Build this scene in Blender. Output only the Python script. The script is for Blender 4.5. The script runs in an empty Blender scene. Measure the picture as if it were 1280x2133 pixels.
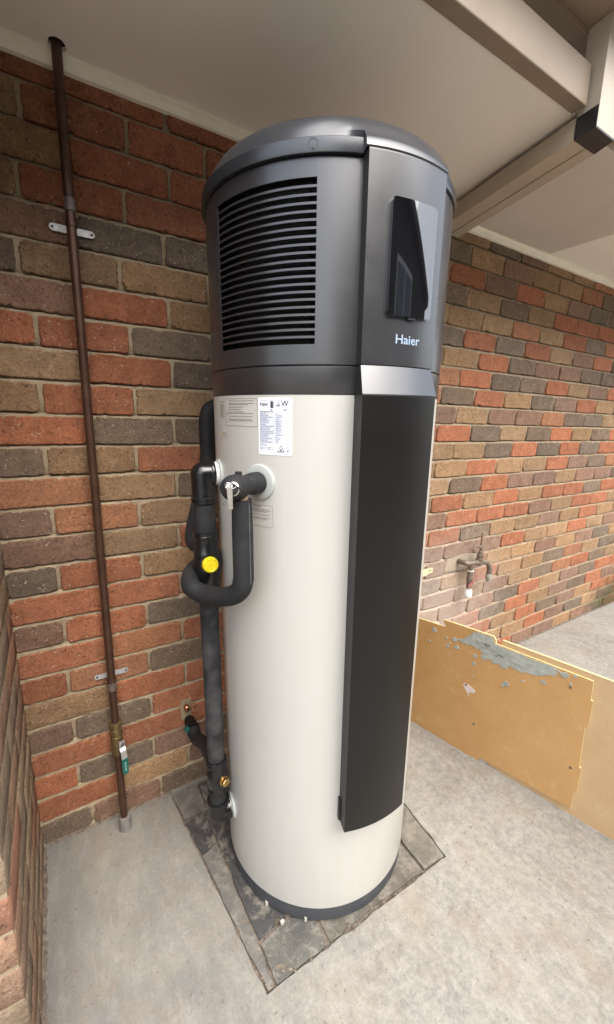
import bpy, bmesh, math, random
import numpy as np
from mathutils import Vector, Matrix

random.seed(7)
S = bpy.context.scene
COL = S.collection
R_ = math.radians

# ------------------------------------------------------------------ camera
F_PX, PITCH, ROLL, YAW = 861.8, 0.2133, 0.0222, 0.5524
CAM = Vector((0.0172, -1.3577, 1.3698))
_r = Vector((math.cos(YAW), -math.sin(YAW), 0)); _f0 = Vector((math.sin(YAW), math.cos(YAW), 0)); _z = Vector((0, 0, 1))
_fw = _f0 * math.cos(PITCH) - _z * math.sin(PITCH)
_up = _z * math.cos(PITCH) + _f0 * math.sin(PITCH)
_r2 = _r * math.cos(ROLL) + _up * math.sin(ROLL)
_u2 = _up * math.cos(ROLL) - _r * math.sin(ROLL)
cd = bpy.data.cameras.new('camera')
cd.sensor_fit = 'HORIZONTAL'; cd.sensor_width = 36.0; cd.lens = F_PX / 1280 * 36.0
cd.clip_start = 0.01; cd.clip_end = 400
cam = bpy.data.objects.new('camera', cd); COL.objects.link(cam)
cam.matrix_world = Matrix(((_r2.x, _u2.x, -_fw.x, CAM.x), (_r2.y, _u2.y, -_fw.y, CAM.y), (_r2.z, _u2.z, -_fw.z, CAM.z), (0, 0, 0, 1)))
S.camera = cam

# ------------------------------------------------------------------ sky, sun, exposure
SUN_AZ, SUN_EL = R_(4), R_(54)       # azimuth from -Y towards +X
sun_dir = Vector((math.sin(SUN_AZ) * math.cos(SUN_EL), -math.cos(SUN_AZ) * math.cos(SUN_EL), math.sin(SUN_EL)))
W = bpy.data.worlds.new('World'); S.world = W; W.use_nodes = True
wn, wl = W.node_tree.nodes, W.node_tree.links
bg = wn['Background']
sky = wn.new('ShaderNodeTexSky'); sky.sky_type = 'NISHITA'; sky.sun_disc = False
sky.sun_elevation = SUN_EL; sky.sun_rotation = math.atan2(sun_dir.x, sun_dir.y)
sky.air_density = 1.0; sky.dust_density = 4.0; sky.ozone_density = 1.0
hs = wn.new('ShaderNodeHueSaturation'); hs.inputs['Saturation'].default_value = 0.50
wl.new(sky.outputs[0], hs.inputs['Color']); wl.new(hs.outputs[0], bg.inputs['Color'])
bg.inputs['Strength'].default_value = 0.15
sd = bpy.data.lights.new('sun', 'SUN'); sd.energy = 0.9; sd.angle = R_(80); sd.color = (1.0, 0.94, 0.85)
sun = bpy.data.objects.new('sun', sd); COL.objects.link(sun)
sun.rotation_euler = sun_dir.to_track_quat('Z', 'Y').to_euler()
S.view_settings.view_transform = 'Standard'; S.view_settings.look = 'None'
S.view_settings.gamma = 1.0; S.view_settings.use_curve_mapping = False
S.view_settings.exposure = 1.88
S.render.engine = 'CYCLES'
S.cycles.max_bounces = 12; S.cycles.diffuse_bounces = 10; S.cycles.glossy_bounces = 3; S.cycles.caustics_reflective = False; S.cycles.caustics_refractive = False

# ------------------------------------------------------------------ materials
MATS = {}
def nodes_of(name):
    m = bpy.data.materials.new(name); m.use_nodes = True
    return m, m.node_tree.nodes, m.node_tree.links, m.node_tree.nodes['Principled BSDF']
def ramp(nt, lo, hi, a=(0, 0, 0, 1), b=(1, 1, 1, 1)):
    r = nt.new('ShaderNodeValToRGB'); r.color_ramp.elements[0].position = lo; r.color_ramp.elements[1].position = hi
    r.color_ramp.elements[0].color = a; r.color_ramp.elements[1].color = b
    return r
def mixc(nt, lk, fac, a, b, blend='MIX'):
    m = nt.new('ShaderNodeMix'); m.data_type = 'RGBA'; m.blend_type = blend
    for s, v in ((m.inputs[0], fac), (m.inputs[6], a), (m.inputs[7], b)):
        if hasattr(v, 'is_output'): lk.new(v, s)
        elif isinstance(v, (int, float)): s.default_value = v
        else: s.default_value = (*v[:3], 1)
    return m.outputs[2]
def noise(nt, lk, vec, scale, detail=4, rough=0.6, dist=0.0):
    n = nt.new('ShaderNodeTexNoise'); n.inputs['Scale'].default_value = scale; n.inputs['Detail'].default_value = detail
    n.inputs['Roughness'].default_value = rough; n.inputs['Distortion'].default_value = dist
    if vec is not None: lk.new(vec, n.inputs['Vector'])
    return n.outputs['Fac']
def pos(nt): return nt.new('ShaderNodeNewGeometry').outputs['Position']
def bumpn(nt, lk, p, h, strength, dist=0.002, chain=None):
    b = nt.new('ShaderNodeBump'); b.inputs['Strength'].default_value = strength; b.inputs['Distance'].default_value = dist
    lk.new(h, b.inputs['Height'])
    if chain is not None: lk.new(chain, b.inputs['Normal'])
    lk.new(b.outputs[0], p.inputs['Normal']); return b.outputs[0]

def mat(name, a, b=None, scale=20, rough=0.5, metal=0.0, bump=0.0, bscale=200, coat=0.0, rvar=0.08, lo=0.35, hi=0.65, spec=0.5):
    """base colour a mottled towards b, with fine relief and uneven gloss"""
    if name in MATS: return MATS[name]
    m, nt, lk, p = nodes_of(name)
    P = nt.new('ShaderNodeTexCoord').outputs['Object']
    if b is None: b = tuple(c * 0.85 for c in a)
    n = noise(nt, lk, P, scale, 5)
    r = ramp(nt, lo, hi, (*a, 1), (*b, 1)); lk.new(n, r.inputs[0]); lk.new(r.outputs[0], p.inputs['Base Color'])
    n2 = noise(nt, lk, P, scale * 2.3, 4)
    mr = nt.new('ShaderNodeMapRange'); mr.inputs['To Min'].default_value = max(0.01, rough - rvar); mr.inputs['To Max'].default_value = min(1, rough + rvar)
    lk.new(n2, mr.inputs[0]); lk.new(mr.outputs[0], p.inputs['Roughness'])
    p.inputs['Metallic'].default_value = metal; p.inputs['Coat Weight'].default_value = coat
    p.inputs['Specular IOR Level'].default_value = spec
    if bump: bumpn(nt, lk, p, noise(nt, lk, P, bscale, 3), bump)
    MATS[name] = m
    return m

def brick_material():
    m, nt, lk, p = nodes_of('fired_brick')
    P = pos(nt)
    oi = nt.new('ShaderNodeObjectInfo'); at = nt.new('ShaderNodeAttribute'); at.attribute_name = 'brick_tint'
    oc = mixc(nt, lk, oi.outputs['Alpha'], at.outputs['Color'], oi.outputs['Color'])      # joined bricks carry their colour per vertex
    big = ramp(nt, 0.32, 0.68); lk.new(noise(nt, lk, P, 17, 6, 0.75, 0.3), big.inputs[0])
    c = mixc(nt, lk, big.outputs[0], mixc(nt, lk, 1.0, oc, (0.74, 0.74, 0.75), 'MULTIPLY'), mixc(nt, lk, 1.0, oc, (1.16, 1.20, 1.20), 'MULTIPLY'))
    # tan dusting
    fl = ramp(nt, 0.52, 0.78); lk.new(noise(nt, lk, P, 33, 6, 0.7), fl.inputs[0])
    f2 = nt.new('ShaderNodeMath'); f2.operation = 'MULTIPLY'; f2.inputs[1].default_value = 0.38; lk.new(fl.outputs[0], f2.inputs[0])
    c = mixc(nt, lk, f2.outputs[0], c, (0.42, 0.30, 0.20))
    # dark burnt pits
    pt = ramp(nt, 0.58, 0.63); lk.new(noise(nt, lk, P, 75, 4, 0.75), pt.inputs[0])
    p2 = nt.new('ShaderNodeMath'); p2.operation = 'MULTIPLY'; p2.inputs[1].default_value = 0.55; lk.new(pt.outputs[0], p2.inputs[0])
    c = mixc(nt, lk, p2.outputs[0], c, (0.05, 0.035, 0.03))
    gn = ramp(nt, 0.34, 0.66, (0.68, 0.66, 0.64, 1), (1.24, 1.25, 1.25, 1)); lk.new(noise(nt, lk, P, 130, 6, 0.8), gn.inputs[0])
    c = mixc(nt, lk, 1.0, c, gn.outputs[0], 'MULTIPLY')
    # pale quartz chips
    v = nt.new('ShaderNodeTexVoronoi'); v.inputs['Scale'].default_value = 105; v.inputs['Randomness'].default_value = 1.0
    dn = nt.new('ShaderNodeTexNoise'); dn.inputs['Scale'].default_value = 170; dn.inputs['Detail'].default_value = 2; lk.new(P, dn.inputs['Vector'])
    dv = nt.new('ShaderNodeVectorMath'); dv.operation = 'MULTIPLY_ADD'; dv.inputs[1].default_value = (.012, .012, .012); lk.new(dn.outputs['Color'], dv.inputs[0]); lk.new(P, dv.inputs[2]); lk.new(dv.outputs[0], v.inputs['Vector'])
    sp = ramp(nt, 0.22, 0.30, (1, 1, 1, 1), (0, 0, 0, 1)); lk.new(v.outputs['Distance'], sp.inputs[0])
    gate = ramp(nt, 0.55, 0.62); lk.new(noise(nt, lk, P, 38, 3, 0.7), gate.inputs[0])
    g2 = nt.new('ShaderNodeMath'); g2.operation = 'MULTIPLY'; lk.new(sp.outputs[0], g2.inputs[0]); lk.new(gate.outputs[0], g2.inputs[1])
    c = mixc(nt, lk, g2.outputs[0], c, (0.58, 0.48, 0.37))
    # lime bloom left by splashing round the tap, with a ragged outline of its own
    c = lime(nt, lk, P, c)
    lk.new(c, p.inputs['Base Color']); p.inputs['Roughness'].default_value = 0.93; p.inputs['Specular IOR Level'].default_value = 0.2
    b1 = bumpn(nt, lk, p, noise(nt, lk, P, 80, 6, 0.80), 1.0, 0.011)
    bumpn(nt, lk, p, noise(nt, lk, P, 260, 4, 0.75), 0.9, 0.004, b1)
    MATS['brick'] = m; return m
def lime(nt, lk, P, c):
    mp = nt.new('ShaderNodeMapping'); mp.inputs['Location'].default_value = (-1.72 / 0.5, 0, -0.42 / 0.42); mp.inputs['Scale'].default_value = (1 / 0.5, 0, 1 / 0.42)
    lk.new(P, mp.inputs['Vector'])
    ln = nt.new('ShaderNodeVectorMath'); ln.operation = 'LENGTH'; lk.new(mp.outputs[0], ln.inputs[0])
    ad = nt.new('ShaderNodeMath'); ad.operation = 'MULTIPLY_ADD'; ad.inputs[1].default_value = 1.6
    lk.new(noise(nt, lk, P, 26, 7, 0.75, 0.6), ad.inputs[0]); lk.new(ln.outputs['Value'], ad.inputs[2])
    rr = ramp(nt, 0.9, 1.9, (1, 1, 1, 1), (0, 0, 0, 1)); 
    sc = nt.new('ShaderNodeMath'); sc.operation = 'MULTIPLY'; sc.inputs[1].default_value = 1.0
    mr = nt.new('ShaderNodeMapRange'); mr.inputs['From Min'].default_value = 1.0; mr.inputs['From Max'].default_value = 2.0
    mr.inputs['To Min'].default_value = 0.62; mr.inputs['To Max'].default_value = 0.0
    lk.new(ad.outputs[0], mr.inputs[0])
    nt.remove(rr); nt.remove(sc)
    c = mixc(nt, lk, mr.outputs[0], c, (0.56, 0.47, 0.40))
    m2 = nt.new('ShaderNodeMapping'); m2.inputs['Location'].default_value = (-4.0 / 0.75, 0, 0); m2.inputs['Scale'].default_value = (1 / 0.75, 0, 1 / 0.36); lk.new(P, m2.inputs['Vector'])
    l2 = nt.new('ShaderNodeVectorMath'); l2.operation = 'LENGTH'; lk.new(m2.outputs[0], l2.inputs[0])
    a2 = nt.new('ShaderNodeMath'); a2.operation = 'MULTIPLY_ADD'; a2.inputs[1].default_value = 1.2; lk.new(noise(nt, lk, P, 14, 6, 0.7, 0.4), a2.inputs[0]); lk.new(l2.outputs['Value'], a2.inputs[2])
    r2 = nt.new('ShaderNodeMapRange'); r2.inputs['From Min'].default_value = 1.15; r2.inputs['From Max'].default_value = 1.6; r2.inputs['To Min'].default_value = 0.8; r2.inputs['To Max'].default_value = 0.0
    lk.new(a2.outputs[0], r2.inputs[0])
    return mixc(nt, lk, r2.outputs[0], c, (0.075, 0.078, 0.038))        # moss in the damp far corner
def mortar_material():
    m, nt, lk, p = nodes_of('lime_mortar')
    P = pos(nt)
    r = ramp(nt, 0.3, 0.7, (0.285, 0.225, 0.148, 1), (0.385, 0.308, 0.208, 1)); lk.new(noise(nt, lk, P, 24, 6, 0.7), r.inputs[0])
    d = ramp(nt, 0.60, 0.72); lk.new(noise(nt, lk, P, 60, 4, 0.6), d.inputs[0])
    c = mixc(nt, lk, d.outputs[0], r.outputs[0], (0.22, 0.16, 0.11))
    c = lime(nt, lk, P, c)
    lk.new(c, p.inputs['Base Color']); p.inputs['Roughness'].default_value = 0.95; p.inputs['Specular IOR Level'].default_value = 0.15
    b1 = bumpn(nt, lk, p, noise(nt, lk, P, 60, 6, 0.7), 0.8, 0.006)
    bumpn(nt, lk, p, noise(nt, lk, P, 420, 3, 0.6), 0.5, 0.0015, b1)
    MATS['mortar'] = m; return m
def concrete_material():
    m, nt, lk, p = nodes_of('worn_concrete')
    P = pos(nt)
    def layer(c, scale, detail, rough, lo, hi, amt, col, dist=0.0, vec=None):
        q = ramp(nt, lo, hi); lk.new(noise(nt, lk, vec or P, scale, detail, rough, dist), q.inputs[0])
        k = nt.new('ShaderNodeMath'); k.operation = 'MULTIPLY'; k.inputs[1].default_value = amt; lk.new(q.outputs[0], k.inputs[0])
        return mixc(nt, lk, k.outputs[0], c, col)
    r = ramp(nt, 0.25, 0.78, (0.118, 0.116, 0.108, 1), (0.255, 0.243, 0.216, 1)); lk.new(noise(nt, lk, P, 2.6, 6, 0.60, 0.2), r.inputs[0])
    c = r.outputs[0]
    st = nt.new('ShaderNodeMapping'); st.inputs['Rotation'].default_value = (0, 0, 0.7); st.inputs['Scale'].default_value = (1.0, 0.28, 1.0); lk.new(P, st.inputs['Vector'])
    sx = nt.new('ShaderNodeSeparateXYZ'); lk.new(P, sx.inputs[0])
    m1 = nt.new('ShaderNodeMath'); m1.operation = 'MULTIPLY_ADD'; m1.inputs[1].default_value = 0.55; m1.inputs[2].default_value = -0.42; lk.new(sx.outputs[0], m1.inputs[0])
    m2 = nt.new('ShaderNodeMath'); m2.operation = 'MULTIPLY_ADD'; m2.inputs[1].default_value = -0.50; lk.new(sx.outputs[1], m2.inputs[0]); lk.new(m1.outputs[0], m2.inputs[2])
    m3 = nt.new('ShaderNodeMath'); m3.operation = 'ADD'; lk.new(noise(nt, lk, P, 3.2, 4, 0.6), m3.inputs[0]); lk.new(m2.outputs[0], m3.inputs[1])
    worn = ramp(nt, 0.40, 0.85); lk.new(m3.outputs[0], worn.inputs[0])                        # cream film mask, rising towards the right and front
    bl = ramp(nt, 0.40, 0.70); lk.new(noise(nt, lk, P, 36, 8, 0.82, 0.1), bl.inputs[0])
    m4 = nt.new('ShaderNodeMath'); m4.operation = 'MULTIPLY'; lk.new(worn.outputs[0], m4.inputs[0]); lk.new(bl.outputs[0], m4.inputs[1])
    m5 = nt.new('ShaderNodeMath'); m5.operation = 'MULTIPLY'; m5.inputs[1].default_value = 0.66; lk.new(m4.outputs[0], m5.inputs[0])
    c = mixc(nt, lk, m5.outputs[0], c, (0.405, 0.385, 0.335))                                  # cream cement film
    c = layer(c, 26, 7, 0.78, 0.48, 0.70, 0.30, (0.40, 0.375, 0.325), 0.3, st.outputs[0])
    c = layer(c, 5, 7, 0.76, 0.49, 0.66, 0.40, (0.28, 0.25, 0.19), 0.3)                    # faint ochre patches
    c = layer(c, 7, 7, 0.78, 0.49, 0.66, 0.48, (0.195, 0.150, 0.108), 0.3)                   # tea coloured stains
    c = layer(c, 95, 5, 0.75, 0.48, 0.74, 0.32, (0.15, 0.132, 0.108))                        # sandy grain
    c = layer(c, 120, 4, 0.7, 0.56, 0.72, 0.28, (0.40, 0.375, 0.33))
    c = layer(c, 58, 4, 0.70, 0.61, 0.67, 0.60, (0.12, 0.075, 0.06), 0.3)                  # small rusty specks
    c = layer(c, 21, 6, 0.78, 0.62, 0.70, 0.45, (0.13, 0.10, 0.085), 0.6)
    lk.new(c, p.inputs['Base Color'])
    rr = nt.new('ShaderNodeMapRange'); rr.inputs['To Min'].default_value = 0.62; rr.inputs['To Max'].default_value = 0.95
    lk.new(noise(nt, lk, P, 9, 5, 0.6), rr.inputs[0]); lk.new(rr.outputs[0], p.inputs['Roughness']); p.inputs['Specular IOR Level'].default_value = 0.3
    b1 = bumpn(nt, lk, p, noise(nt, lk, P, 30, 7, 0.78), 0.6, 0.007)
    bumpn(nt, lk, p, noise(nt, lk, P, 260, 4, 0.65), 0.35, 0.0018, b1)
    MATS['concrete'] = m; return m
def slate_material():
    m, nt, lk, p = nodes_of('riven_slate')
    P = pos(nt)
    oc = nt.new('ShaderNodeObjectInfo').outputs['Color']
    r = ramp(nt, 0.3, 0.7, (0.6, 0.6, 0.6, 1), (1.25, 1.2, 1.12, 1)); lk.new(noise(nt, lk, P, 18, 7, 0.7, 0.8), r.inputs[0])
    c = mixc(nt, lk, 1.0, oc, r.outputs[0], 'MULTIPLY')
    a = ramp(nt, 0.50, 0.60); lk.new(noise(nt, lk, P, 15, 8, 0.78, 0.4), a.inputs[0])
    a2 = nt.new('ShaderNodeMath'); a2.operation = 'MULTIPLY'; a2.inputs[1].default_value = 0.7; lk.new(a.outputs[0], a2.inputs[0])
    c = mixc(nt, lk, a2.outputs[0], c, (0.235, 0.212, 0.178))
    b = ramp(nt, 0.60, 0.70); lk.new(noise(nt, lk, P, 24, 5, 0.65, 0.5), b.inputs[0])
    b2 = nt.new('ShaderNodeMath'); b2.operation = 'MULTIPLY'; b2.inputs[1].default_value = 0.45; lk.new(b.outputs[0], b2.inputs[0])
    c = mixc(nt, lk, b2.outputs[0], c, (0.26, 0.18, 0.10))
    lk.new(c, p.inputs['Base Color']); p.inputs['Roughness'].default_value = 0.6
    b1 = bumpn(nt, lk, p, noise(nt, lk, P, 34, 8, 0.7, 0.5), 0.6, 0.006)
    bumpn(nt, lk, p, noise(nt, lk, P, 240, 4, 0.6), 0.3, 0.0015, b1)
    MATS['slate'] = m; return m
def board_material(name, a, b, spk):
    m, nt, lk, p = nodes_of(name)
    P = nt.new('ShaderNodeTexCoord').outputs['Object']
    r = ramp(nt, 0.3, 0.72, (*a, 1), (*b, 1)); lk.new(noise(nt, lk, P, 7, 7, 0.65, 0.3), r.inputs[0])
    c = r.outputs[0]
    d = ramp(nt, 0.60, 0.74); lk.new(noise(nt, lk, P, 30, 6, 0.7, 0.6), d.inputs[0])
    d2 = nt.new('ShaderNodeMath'); d2.operation = 'MULTIPLY'; d2.inputs[1].default_value = spk; lk.new(d.outputs[0], d2.inputs[0])
    c = mixc(nt, lk, d2.outputs[0], c, tuple(x * 0.6 for x in a))
    w = ramp(nt, 0.58, 0.70); lk.new(noise(nt, lk, P, 12, 7, 0.75, 0.5), w.inputs[0])
    w2 = nt.new('ShaderNodeMath'); w2.operation = 'MULTIPLY'; w2.inputs[1].default_value = 0.30; lk.new(w.outputs[0], w2.inputs[0])
    c = mixc(nt, lk, w2.outputs[0], c, (0.58, 0.46, 0.32))
    fg = ramp(nt, 0.62, 0.68); lk.new(noise(nt, lk, P, 140, 3, 0.6, 1.5), fg.inputs[0])
    f3 = nt.new('ShaderNodeMath'); f3.operation = 'MULTIPLY'; f3.inputs[1].default_value = 0.35; lk.new(fg.outputs[0], f3.inputs[0])
    c = mixc(nt, lk, f3.outputs[0], c, tuple(x * 0.5 for x in a))
    lk.new(c, p.inputs['Base Color']); p.inputs['Roughness'].default_value = 0.55
    bumpn(nt, lk, p, noise(nt, lk, P, 180, 4, 0.6), 0.12, 0.001)
    MATS[name] = m; return m
brick_m, mortar_m, concrete_m, slate_m = brick_material(), mortar_material(), concrete_material(), slate_material()
board_front_m = board_material('ochre_board', (0.425, 0.238, 0.086), (0.485, 0.285, 0.112), 0.3)
board_back_m = board_material('tan_board', (0.44, 0.285, 0.145), (0.50, 0.345, 0.19), 0.2)
board_edge_m = mat('raw_board_edge', (0.62, 0.52, 0.22), (0.70, 0.62, 0.34), 40, 0.7)
soffit_m = mat('painted_soffit', (0.88, 0.835, 0.75), (0.86, 0.81, 0.725), 2.5, 0.65, bump=0.05, bscale=60)
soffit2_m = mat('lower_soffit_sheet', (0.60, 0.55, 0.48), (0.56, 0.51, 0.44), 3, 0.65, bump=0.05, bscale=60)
bead_m = mat('cream_cover_bead', (0.88, 0.83, 0.70), (0.82, 0.77, 0.63), 14, 0.6, bump=0.1, bscale=90)
beam_m = mat('beige_painted_steel', (0.46, 0.39, 0.30), (0.41, 0.345, 0.26), 5, 0.45, bump=0.04, bscale=70)
post_m = mat('cream_painted_post', (0.46, 0.40, 0.325), (0.41, 0.355, 0.285), 6, 0.5, bump=0.05, bscale=70)
fascia_m = mat('tan_painted_fascia', (0.28, 0.222, 0.16), (0.24, 0.19, 0.135), 6, 0.5, bump=0.05, bscale=70)
roof_m = mat('brown_roof_sheet', (0.30, 0.22, 0.16), (0.26, 0.19, 0.135), 4, 0.5)
cap_m = mat('black_plastic_cap', (0.012, 0.012, 0.013), (0.02, 0.02, 0.022), 20, 0.4)
ivory_m = mat('ivory_enamel', (0.468, 0.462, 0.425), (0.462, 0.456, 0.419), 3, 0.34, coat=0.25, rvar=0.05)
hood_m = mat('charcoal_hood_plastic', (0.024, 0.024, 0.026), (0.020, 0.020, 0.022), 9, 0.29, rvar=0.05, spec=1.0)
lid_m = mat('slate_grey_lid', (0.018, 0.021, 0.027), (0.015, 0.0175, 0.0225), 9, 0.31, rvar=0.07, spec=1.0)
panel_m = mat('dark_front_panel', (0.0065, 0.006, 0.0055), (0.0055, 0.005, 0.0047), 8, 0.36, rvar=0.05, spec=0.36)
side_m = mat('panel_edge_black', (0.020, 0.020, 0.021), (0.016, 0.016, 0.017), 8, 0.5)
inner_m = mat('fan_bay_black', (0.006, 0.006, 0.006), (0.009, 0.009, 0.009), 30, 0.7)
ring_m = mat('dark_base_ring', (0.045, 0.048, 0.054), (0.036, 0.038, 0.043), 15, 0.5)
glass_m = mat('black_display_glass', (0.004, 0.004, 0.005), (0.004, 0.004, 0.005), 3, 0.03, rvar=0.01, coat=1.0, spec=0.9)
logo_m = mat('pale_blue_print', (0.30, 0.38, 0.48), (0.27, 0.35, 0.45), 30, 0.4)
white_m = mat('white_label_paper', (0.80, 0.81, 0.84), (0.78, 0.79, 0.82), 9, 0.5)
ink_m = mat('black_ink', (0.03, 0.03, 0.04), (0.05, 0.05, 0.06), 60, 0.6)
blue_ink_m = mat('grey_blue_ink', (0.28, 0.32, 0.42), (0.34, 0.37, 0.46), 60, 0.6)
faint_ink_m = mat('grey_body_print', (0.20, 0.17, 0.15), (0.28, 0.25, 0.22), 60, 0.6)
yellow_ink_m = mat('warning_yellow', (0.55, 0.38, 0.05), (0.5, 0.33, 0.04), 60, 0.6)
foam_m = mat('black_foam_lagging', (0.013, 0.0133, 0.014), (0.021, 0.0214, 0.0224), 26, 0.70, bump=0.25, bscale=350, spec=0.28)
dusty_m = mat('dusty_foam_lagging', (0.012, 0.0123, 0.013), (0.060, 0.059, 0.061), 14, 0.75, bump=0.25, bscale=350, lo=0.42, hi=0.72, spec=0.35)
abs_m = mat('gloss_black_plastic', (0.006, 0.006, 0.0065), (0.009, 0.009, 0.0095), 40, 0.2, bump=0.08, bscale=160)
rosette_m = mat('pale_grey_rosette', (0.40, 0.42, 0.395), (0.37, 0.39, 0.365), 20, 0.45)
collar_m = mat('white_collar', (0.75, 0.75, 0.73), None, 20, 0.35)
chrome_m = mat('chrome', (0.75, 0.72, 0.68), (0.66, 0.62, 0.58), 30, 0.18, metal=1.0)
brass_m = mat('bright_brass', (0.66, 0.47, 0.22), (0.55, 0.37, 0.16), 60, 0.28, metal=1.0)
oldbrass_m = mat('dull_brass', (0.30, 0.22, 0.11), (0.20, 0.14, 0.07), 60, 0.45, metal=0.85)
copper_m = mat('oxidised_copper', (0.062, 0.030, 0.020), (0.090, 0.045, 0.028), 22, 0.42, metal=0.45, bump=0.05, bscale=120)
shiny_cu_m = mat('bright_copper', (0.62, 0.30, 0.16), (0.48, 0.21, 0.11), 60, 0.3, metal=1.0)
galv_m = mat('galvanised_strip', (0.42, 0.42, 0.41), (0.60, 0.60, 0.58), 90, 0.5, metal=0.5, bump=0.1, bscale=220)
green_m = mat('green_grip', (0.010, 0.105, 0.085), (0.008, 0.085, 0.07), 60, 0.4)
steel_m = mat('pale_steel', (0.72, 0.72, 0.70), (0.62, 0.62, 0.60), 60, 0.3, metal=0.8)
yellow_m = mat('yellow_cap', (0.66, 0.53, 0.010), (0.60, 0.47, 0.008), 40, 0.35)
hole_m = mat('dark_hole', (0.006, 0.005, 0.004), None, 20, 0.9)
tapmetal_m = mat('weathered_bronze', (0.13, 0.10, 0.075), (0.22, 0.175, 0.13), 70, 0.55, metal=0.35, bump=0.15, bscale=200)
render_m = mat('pale_patch_render', (0.46, 0.42, 0.35), (0.38, 0.34, 0.28), 30, 0.9, bump=0.3, bscale=120)
greymortar_m = mat('grey_mortar_splash', (0.27, 0.285, 0.255), (0.36, 0.37, 0.33), 40, 0.85, bump=0.8, bscale=75)
grime_m = mat('dark_joint_dirt', (0.075, 0.058, 0.045), (0.20, 0.16, 0.125), 60, 0.95, bump=0.6, bscale=150)
chip_m = mat('pale_stone_chip', (0.25, 0.205, 0.15), (0.14, 0.11, 0.08), 60, 0.8)
shim_m = mat('white_shim', (0.42, 0.41, 0.38), (0.32, 0.30, 0.27), 60, 0.7)
olive_m = mat('dull_yellow_plate', (0.62, 0.58, 0.36), (0.55, 0.50, 0.30), 40, 0.5)
redtape_m = mat('faded_red_tape', (0.30, 0.11, 0.09), (0.26, 0.10, 0.08), 60, 0.6)
tar_m = mat('dark_wall_cladding', (0.065, 0.06, 0.058), (0.05, 0.047, 0.045), 6, 0.7)
pane_m = mat('window_pane', (0.16, 0.18, 0.20), (0.13, 0.15, 0.17), 2, 0.1)

def enamel():
    m = MATS['ivory_enamel']; nt, lk = m.node_tree.nodes, m.node_tree.links; p = nt['Principled BSDF']
    src = p.inputs['Base Color'].links[0].from_socket
    P = nt.new('ShaderNodeTexCoord').outputs['Object']; mp = nt.new('ShaderNodeMapping'); mp.inputs['Scale'].default_value = (1, 1, 0.06); lk.new(P, mp.inputs['Vector'])
    s = ramp(nt, 0.40, 0.75, (1, 1, 1, 1), (0.972, 0.962, 0.945, 1)); lk.new(noise(nt, lk, mp.outputs[0], 28, 5, 0.7), s.inputs[0])
    c = mixc(nt, lk, 1.0, src, s.outputs[0], 'MULTIPLY')
    d = ramp(nt, 0.745, 0.765); lk.new(noise(nt, lk, P, 42, 3, 0.6), d.inputs[0])
    c = mixc(nt, lk, d.outputs[0], c, (0.30, 0.28, 0.25))
    lk.new(c, p.inputs['Base Color'])
    bumpn(nt, lk, p, noise(nt, lk, mp.outputs[0], 9, 2, 0.5), 0.05, 0.003)
enamel()

# ------------------------------------------------------------------ mesh helpers
def obj(name, V, Fs, m, parent=None, smooth=False, sharp=40):
    me = bpy.data.meshes.new(name); me.from_pydata([tuple(v) for v in V], [], Fs); me.materials.append(m)
    bm = bmesh.new(); bm.from_mesh(me); bmesh.ops.recalc_face_normals(bm, faces=bm.faces); bm.to_mesh(me); bm.free()
    if smooth:
        me.shade_smooth()
        try: me.set_sharp_from_angle(angle=R_(sharp))
        except Exception: pass
    me.update()
    o = bpy.data.objects.new(name, me); COL.objects.link(o)
    if parent is not None: o.parent = parent
    return o
def link_mesh(name, me, parent):
    o = bpy.data.objects.new(name, me); COL.objects.link(o); o.parent = parent; return o
def thing(name, label, cat, loc=(0, 0, 0), group=None, kind=None):
    o = bpy.data.objects.new(name, None); COL.objects.link(o); o.location = loc; o.empty_display_size = 0.05
    o['label'] = label; o['category'] = cat
    if group: o['group'] = group
    if kind: o['kind'] = kind
    return o
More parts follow.
